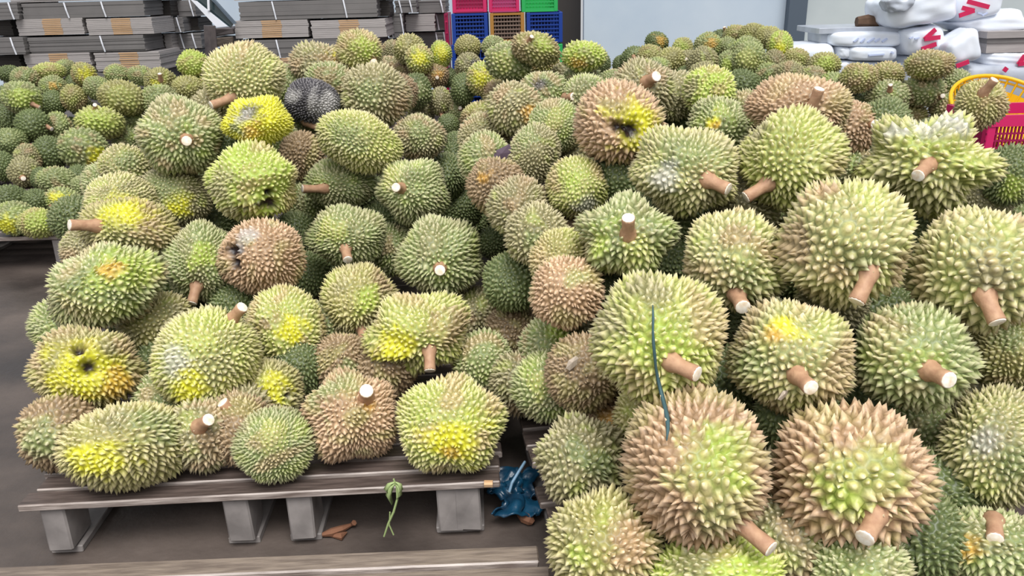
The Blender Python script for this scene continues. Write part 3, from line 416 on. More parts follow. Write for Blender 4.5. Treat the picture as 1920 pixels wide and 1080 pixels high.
('V', 2, [-0.168, 3.376, 0.226], [73.9, 2.2, 2.2], [70, 70, 85], (-53, -27), '','D', [], 0.03, 'small dark green durian, fifth from left in the bottom row of the middle heap', 0),
('V', 2, [-0.166, 4.08, 0.238], [76.7, 2.0, 1.9], [97, 83, 90], (-51, -151), '','G', [('O', 47, 78, 21)], 0.03, 'small green durian, sixth from left in the bottom row of the middle heap', 0),
('V', 2, [-0.099, 3.471, 0.246], [74.6, 1.9, 1.1], [96, 96, 96], (-44, 24), '','D', [], 0.03, 'small dark green durian, seventh from left in the bottom row of the middle heap', 0),
('V', 2, [-0.071, 3.104, 0.224], [72.5, 1.8, 0.7], [68, 68, 85], (-51, 152), '','D', [], 0.03, 'small dark green durian, eighth from left in the bottom row of the middle heap', 0),
('H', 2, [1.909, 7.426, 0.71], [86.3, 0.6, -14.5], [90, 81, 85], (28, 53), (28, 53, -14, 47, 24), 'D', [], 0.03, 'small dark green durian, leftmost in the crown row of the white-wall heap', 0),
('H', 2, [2.003, 7.257, 0.744], [86.5, 0.5, -15.5], [116, 88, 101], (-61, 129), '','O', [], 0.03, 'small olive durian, second from left in the crown row of the white-wall heap', 0),
('H', 2, [2.096, 7.101, 0.759], [86.6, 0.5, -16.5], [118, 91, 103], (-47, 74), '','O', [], 0.03, 'small olive durian, third from left in the crown row of the white-wall heap', 0),
('H', 2, [2.185, 6.943, 0.74], [86.4, 0.4, -17.5], [111, 93, 102], (-34, -153), '','O', [], 0.03, 'small olive durian, fourth from left in the crown row of the white-wall heap', 0),
('H', 2, [1.31, 7.23, 0.701], [85.8, 20.7, -11.7], [106, 93, 99], (-21, 64), '','D', [('O', 61, 53, 32)], 0.03, 'small dark green durian, leftmost in the second row of the white-wall heap', 0),
('H', 2, [1.493, 7.012, 0.659], [85.7, 0.6, -12.1], [90, 99, 94], (-6, -152), '','O', [('M', 84, -180, 41)], 0.03, 'small olive durian, second from left in the second row of the white-wall heap', 0),
('H', 2, [1.645, 6.755, 0.702], [85.9, 0.5, -13.7], [117, 104, 110], (-69, -102), '','G', [('O', 71, 39, 34)], 0.03, 'small green durian, third from left in the second row of the white-wall heap', 0),
('H', 2, [1.813, 6.825, 0.664], [85.7, 0.4, -14.9], [96, 101, 99], (-40, -71), '','G', [], 0.03, 'small green durian, fourth from left in the second row of the white-wall heap', 0),
('H', 2, [1.848, 6.369, 0.684], [85.6, 0.2, -16.2], [123, 115, 119], (-75, -99), '','G', [], 0.03, 'small green durian, fifth from left in the second row of the white-wall heap', 0),
('H', 2, [2.136, 6.476, 0.697], [85.8, 0.1, -18.3], [100, 125, 112], (17, -29), (17, -29, 17, 29, 44), 'M', [('Y', 82, -90, 30)], 0.03, 'small yellow-green durian, sixth from left in the second row of the white-wall heap', 0),
('H', 2, [1.05, 6.813, 0.617], [85.0, -14.2, -7.5], [114, 92, 102], (85, 78), (85, 78, 14, -49, 21), 'D', [('G', 68, 31, 34)], 0.03, 'small dark green durian, leftmost in the third row of the white-wall heap', 0),
('H', 2, [1.156, 6.665, 0.635], [85.2, 0.7, -9.9], [107, 99, 103], (-69, -139), '','O', [], 0.03, 'small olive durian, second from left in the third row of the white-wall heap', 0),
('H', 2, [1.266, 6.388, 0.618], [84.4, -24.4, -8.9], [124, 107, 115], (-62, -108), '','O', [], 0.03, 'small olive durian, third from left in the third row of the white-wall heap', 0),
('H', 2, [1.428, 6.487, 0.593], [84.8, 0.3, -12.4], [96, 105, 100], (74, 119), (74, 119, -4, 8, 54), 'T', [], 0.03, 'small greyish olive durian, fourth from left in the third row of the white-wall heap', 0),
('H', 2, [1.46, 6.128, 0.624], [84.8, 0.3, -13.4], [119, 123, 121], (-55, 73), '','T', [], 0.03, 'small greyish olive durian, fifth from left in the third row of the white-wall heap', 0),
('H', 2, [1.672, 6.263, 0.591], [84.6, 0.1, -15.0], [89, 113, 100], (-63, -126), '','G', [('M', 87, 0, 32)], 0.03, 'small green durian, sixth from left in the third row of the white-wall heap', 0),
('H', 2, [1.764, 6.009, 0.649], [85.0, 0.0, -16.4], [124, 128, 126], (-26, 153), '','G', [('L', 86, 63, 44)], 0.03, 'small green durian, seventh from left in the third row of the white-wall heap', 0),
('H', 2, [1.99, 6.145, 0.601], [84.7, -0.2, -17.9], [91, 111, 101], (-55, -106), '','T', [], 0.03, 'small greyish olive durian, eighth from left in the third row of the white-wall heap', 0),
('H', 2, [2.206, 6.291, 0.614], [85.0, -0.2, -19.3], [102, 89, 95], (-11, 165), '','O', [], 0.03, 'small olive durian, ninth from left in the third row of the white-wall heap', 0),
('H', 2, [2.29, 5.938, 0.605], [84.7, -0.5, -21.0], [119, 88, 103], (-45, -4), '','O', [('M', 79, 61, 39)], 0.03, 'small olive durian, tenth from left in the third row of the white-wall heap', 0),
('H', 2, [0.973, 6.944, 0.548], [84.7, 0.7, -8.0], [81, 90, 85], (1, 0), '','D', [], 0.03, 'small dark green durian, leftmost in the bottom row of the white-wall heap', 0),
('H', 2, [1.135, 6.25, 0.575], [84.4, 0.5, -10.3], [121, 89, 104], (-16, -9), '','G', [], 0.03, 'small green durian, second from left in the bottom row of the white-wall heap', 0),
('H', 2, [1.359, 6.24, 0.511], [83.8, 0.2, -12.3], [93, 89, 91], (-20, 141), '','D', [], 0.03, 'small dark green durian, third from left in the bottom row of the white-wall heap', 0),
('H', 2, [1.428, 5.94, 0.56], [84.0, 0.1, -13.5], [116, 96, 106], (-51, 7), '','T', [], 0.03, 'small greyish olive durian, fourth from left in the bottom row of the white-wall heap', 0),
('H', 2, [1.556, 5.423, 0.54], [83.3, -0.4, -16.0], [127, 110, 118], (-59, -100), '','D', [], 0.03, 'small dark green durian, fifth from left in the bottom row of the white-wall heap', 0),
('H', 2, [1.872, 5.877, 0.547], [84.0, -0.4, -17.6], [99, 95, 97], (-62, -162), '','G', [], 0.03, 'small green durian, sixth from left in the bottom row of the white-wall heap', 0),
('H', 2, [1.973, 5.726, 0.567], [84.0, -0.5, -19.0], [112, 100, 106], (-58, -162), '','T', [], 0.03, 'small greyish olive durian, seventh from left in the bottom row of the white-wall heap', 0),
('H', 2, [2.065, 5.562, 0.546], [83.7, -0.8, -20.3], [109, 98, 103], (-65, -156), '','T', [], 0.03, 'small greyish olive durian, eighth from left in the bottom row of the white-wall heap', 0),
('H', 2, [2.136, 5.358, 0.515], [83.2, -1.1, -21.6], [105, 105, 105], (-5, 9), '','G', [], 0.03, 'small green durian, ninth from left in the bottom row of the white-wall heap', 0),
('W', 2, [2.246, 5.226, 0.591], [83.9, -1.0, -23.1], [119, 95, 107], (-67, 165), '','O', [], 0.03, 'small olive durian, leftmost in the top row of the parcel-side heap', 0),
('W', 2, [2.529, 5.46, 0.58], [84.1, -1.1, -24.7], [117, 89, 102], (5, 176), '','O', [], 0.03, 'small olive durian, second from left in the top row of the parcel-side heap', 0),
('W', 2, [2.656, 5.171, 0.665], [84.7, -1.0, -27.1], [151, 90, 117], (-64, -164), '','O', [('T', 47, 113, 25)], 0.03, 'small olive durian, third from left in the top row of the parcel-side heap', 0),
('W', 2, [2.993, 5.419, 0.503], [83.6, -1.8, -28.7], [106, 106, 106], (-8, 26), '','G', [], 0.03, 'small green durian, fourth from left in the top row of the parcel-side heap', 0),
('W', 2, [2.303, 5.395, 0.42], [82.4, -1.6, -22.9], [124, 106, 115], (-5, -43), '','D', [], 0.03, 'small dark green durian, leftmost in the second row of the parcel-side heap', 0),
('W', 2, [2.441, 5.204, 0.469], [82.7, -1.7, -24.9], [137, 109, 122], (64, 83), (64, 83, 0, 38, 40), 'G', [], 0.03, 'small green durian, second from left in the second row of the parcel-side heap', 0),
('W', 2, [2.699, 5.284, 0.493], [83.2, -1.8, -26.8], [138, 104, 120], (14, -28), (14, -28, 14, 10, 52), 'G', [], 0.03, 'small green durian, third from left in the second row of the parcel-side heap', 0),
('W', 2, [2.908, 5.312, 0.364], [82.1, -2.6, -28.3], [123, 105, 114], (53, -16), (53, -16, 21, -7, 50), 'G', [], 0.03, 'small green durian, fourth from left in the second row of the parcel-side heap', 0),
('W', 2, [2.435, 5.455, 0.284], [81.3, -2.2, -23.7], [109, 109, 109], (-64, -106), '','G', [], 0.03, 'small green durian, leftmost in the bottom row of the parcel-side heap', 0),
('W', 2, [2.677, 5.401, 0.311], [81.6, -2.5, -26.0], [143, 107, 124], (-9, 1), '','O', [], 0.03, 'small olive durian, second from left in the bottom row of the parcel-side heap', 0),
('W', 2, [3.01, 5.022, 0.254], [80.8, -3.7, -30.3], [101, 101, 101], (-50, 131), '','D', [], 0.03, 'small dark green durian, third from left in the bottom row of the parcel-side heap', 0),
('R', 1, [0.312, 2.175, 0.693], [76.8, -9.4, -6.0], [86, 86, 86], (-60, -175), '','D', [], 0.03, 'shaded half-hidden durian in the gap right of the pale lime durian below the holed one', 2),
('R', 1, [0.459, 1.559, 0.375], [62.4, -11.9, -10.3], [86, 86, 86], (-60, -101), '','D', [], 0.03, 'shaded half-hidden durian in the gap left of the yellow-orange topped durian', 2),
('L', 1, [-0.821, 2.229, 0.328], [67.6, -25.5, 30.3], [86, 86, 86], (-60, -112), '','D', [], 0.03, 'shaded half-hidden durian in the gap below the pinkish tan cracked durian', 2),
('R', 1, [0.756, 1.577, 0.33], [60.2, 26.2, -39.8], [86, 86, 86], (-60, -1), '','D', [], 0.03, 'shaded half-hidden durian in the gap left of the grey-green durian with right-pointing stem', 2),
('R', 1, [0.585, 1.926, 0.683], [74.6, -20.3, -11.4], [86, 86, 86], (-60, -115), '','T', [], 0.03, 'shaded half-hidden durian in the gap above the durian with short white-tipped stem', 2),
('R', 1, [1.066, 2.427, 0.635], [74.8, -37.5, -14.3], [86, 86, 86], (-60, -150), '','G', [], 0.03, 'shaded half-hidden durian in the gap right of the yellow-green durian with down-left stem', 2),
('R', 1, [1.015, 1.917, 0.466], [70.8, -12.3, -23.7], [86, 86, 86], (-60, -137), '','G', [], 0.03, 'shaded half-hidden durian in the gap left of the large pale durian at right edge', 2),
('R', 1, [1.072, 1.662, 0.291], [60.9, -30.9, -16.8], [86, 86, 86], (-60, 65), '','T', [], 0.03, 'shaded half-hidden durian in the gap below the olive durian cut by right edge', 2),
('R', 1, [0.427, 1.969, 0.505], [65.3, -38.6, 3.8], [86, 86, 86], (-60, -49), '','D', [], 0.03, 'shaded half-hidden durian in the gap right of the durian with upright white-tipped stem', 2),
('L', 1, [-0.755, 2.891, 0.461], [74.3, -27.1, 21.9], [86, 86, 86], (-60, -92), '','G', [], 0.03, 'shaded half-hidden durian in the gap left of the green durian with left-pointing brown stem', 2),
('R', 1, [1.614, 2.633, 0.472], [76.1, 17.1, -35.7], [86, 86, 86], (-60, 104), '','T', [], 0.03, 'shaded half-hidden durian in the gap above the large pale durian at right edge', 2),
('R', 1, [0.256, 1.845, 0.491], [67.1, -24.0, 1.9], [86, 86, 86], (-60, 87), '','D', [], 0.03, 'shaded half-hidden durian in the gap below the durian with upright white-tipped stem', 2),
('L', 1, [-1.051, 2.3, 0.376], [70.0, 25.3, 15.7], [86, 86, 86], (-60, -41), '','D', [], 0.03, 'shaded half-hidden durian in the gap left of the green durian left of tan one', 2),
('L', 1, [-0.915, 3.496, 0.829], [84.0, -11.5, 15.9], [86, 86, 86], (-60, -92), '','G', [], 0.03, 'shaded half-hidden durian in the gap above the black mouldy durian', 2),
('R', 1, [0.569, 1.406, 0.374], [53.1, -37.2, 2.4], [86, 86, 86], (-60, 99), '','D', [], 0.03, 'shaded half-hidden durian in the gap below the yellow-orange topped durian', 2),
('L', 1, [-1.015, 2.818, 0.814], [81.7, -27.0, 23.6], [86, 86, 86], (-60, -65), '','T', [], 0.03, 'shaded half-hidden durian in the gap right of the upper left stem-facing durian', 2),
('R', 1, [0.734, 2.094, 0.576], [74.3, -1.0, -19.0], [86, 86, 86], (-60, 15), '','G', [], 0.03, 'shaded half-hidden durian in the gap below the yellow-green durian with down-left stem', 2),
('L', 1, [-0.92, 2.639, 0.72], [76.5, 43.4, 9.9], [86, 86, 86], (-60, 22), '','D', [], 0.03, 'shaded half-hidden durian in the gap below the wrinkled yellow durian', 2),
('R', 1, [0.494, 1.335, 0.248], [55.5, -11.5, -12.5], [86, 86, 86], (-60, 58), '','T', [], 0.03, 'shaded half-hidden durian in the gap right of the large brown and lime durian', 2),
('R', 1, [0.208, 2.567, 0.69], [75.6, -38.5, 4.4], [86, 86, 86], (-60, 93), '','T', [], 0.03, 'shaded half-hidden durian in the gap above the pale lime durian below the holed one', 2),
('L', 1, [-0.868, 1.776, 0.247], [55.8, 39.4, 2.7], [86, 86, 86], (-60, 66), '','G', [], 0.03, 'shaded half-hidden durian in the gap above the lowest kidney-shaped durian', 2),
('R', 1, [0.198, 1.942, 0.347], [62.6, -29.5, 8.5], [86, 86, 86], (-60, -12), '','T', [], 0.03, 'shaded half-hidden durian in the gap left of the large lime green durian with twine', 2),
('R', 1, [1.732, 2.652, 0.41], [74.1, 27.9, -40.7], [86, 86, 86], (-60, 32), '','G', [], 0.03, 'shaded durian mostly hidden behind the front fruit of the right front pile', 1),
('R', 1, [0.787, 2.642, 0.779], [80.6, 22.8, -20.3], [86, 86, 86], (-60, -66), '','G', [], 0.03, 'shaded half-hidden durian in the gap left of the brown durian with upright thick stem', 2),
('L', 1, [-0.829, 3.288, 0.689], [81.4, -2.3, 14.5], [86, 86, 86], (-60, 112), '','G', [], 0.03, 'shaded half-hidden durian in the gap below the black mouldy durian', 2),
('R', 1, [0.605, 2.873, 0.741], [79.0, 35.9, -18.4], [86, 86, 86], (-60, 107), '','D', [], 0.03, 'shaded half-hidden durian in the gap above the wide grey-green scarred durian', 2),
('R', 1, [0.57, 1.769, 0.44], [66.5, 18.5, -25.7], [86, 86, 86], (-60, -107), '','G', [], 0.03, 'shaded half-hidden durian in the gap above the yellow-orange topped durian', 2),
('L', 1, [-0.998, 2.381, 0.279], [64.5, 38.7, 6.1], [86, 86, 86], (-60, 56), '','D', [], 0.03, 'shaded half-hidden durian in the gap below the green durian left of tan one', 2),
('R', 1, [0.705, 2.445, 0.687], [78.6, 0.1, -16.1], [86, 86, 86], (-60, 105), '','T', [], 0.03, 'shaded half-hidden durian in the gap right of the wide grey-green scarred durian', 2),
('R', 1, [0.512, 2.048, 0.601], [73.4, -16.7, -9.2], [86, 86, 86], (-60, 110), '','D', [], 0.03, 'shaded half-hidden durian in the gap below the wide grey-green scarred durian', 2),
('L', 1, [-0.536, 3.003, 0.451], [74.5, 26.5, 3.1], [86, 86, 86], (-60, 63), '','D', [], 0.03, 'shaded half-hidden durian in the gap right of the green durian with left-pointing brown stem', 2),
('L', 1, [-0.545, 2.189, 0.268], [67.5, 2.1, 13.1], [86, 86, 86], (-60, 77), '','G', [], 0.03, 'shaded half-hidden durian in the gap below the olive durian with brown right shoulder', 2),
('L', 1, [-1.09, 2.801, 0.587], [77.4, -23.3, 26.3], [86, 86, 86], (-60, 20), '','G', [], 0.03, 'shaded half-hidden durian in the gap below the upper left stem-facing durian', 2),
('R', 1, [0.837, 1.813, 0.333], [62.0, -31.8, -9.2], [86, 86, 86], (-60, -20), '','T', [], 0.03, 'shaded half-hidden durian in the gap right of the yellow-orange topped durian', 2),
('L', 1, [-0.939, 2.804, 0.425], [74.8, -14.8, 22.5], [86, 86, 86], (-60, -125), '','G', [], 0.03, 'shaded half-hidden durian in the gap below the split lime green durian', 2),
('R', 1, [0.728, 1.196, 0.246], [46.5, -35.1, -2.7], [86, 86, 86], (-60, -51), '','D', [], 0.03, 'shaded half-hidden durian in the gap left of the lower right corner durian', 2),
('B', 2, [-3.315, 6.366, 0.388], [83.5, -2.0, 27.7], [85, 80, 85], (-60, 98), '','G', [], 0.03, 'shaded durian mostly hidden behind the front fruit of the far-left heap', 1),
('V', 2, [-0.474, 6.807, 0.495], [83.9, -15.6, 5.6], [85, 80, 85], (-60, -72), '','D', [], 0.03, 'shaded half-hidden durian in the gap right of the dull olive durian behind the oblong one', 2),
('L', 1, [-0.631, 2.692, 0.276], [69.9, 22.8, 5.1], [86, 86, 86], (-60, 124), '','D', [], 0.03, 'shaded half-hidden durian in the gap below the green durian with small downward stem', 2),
('L', 1, [-0.871, 3.013, 0.671], [80.4, 6.9, 14.9], [86, 86, 86], (-60, 111), '','G', [], 0.03, 'shaded half-hidden durian in the gap above the split lime green durian', 2),
]
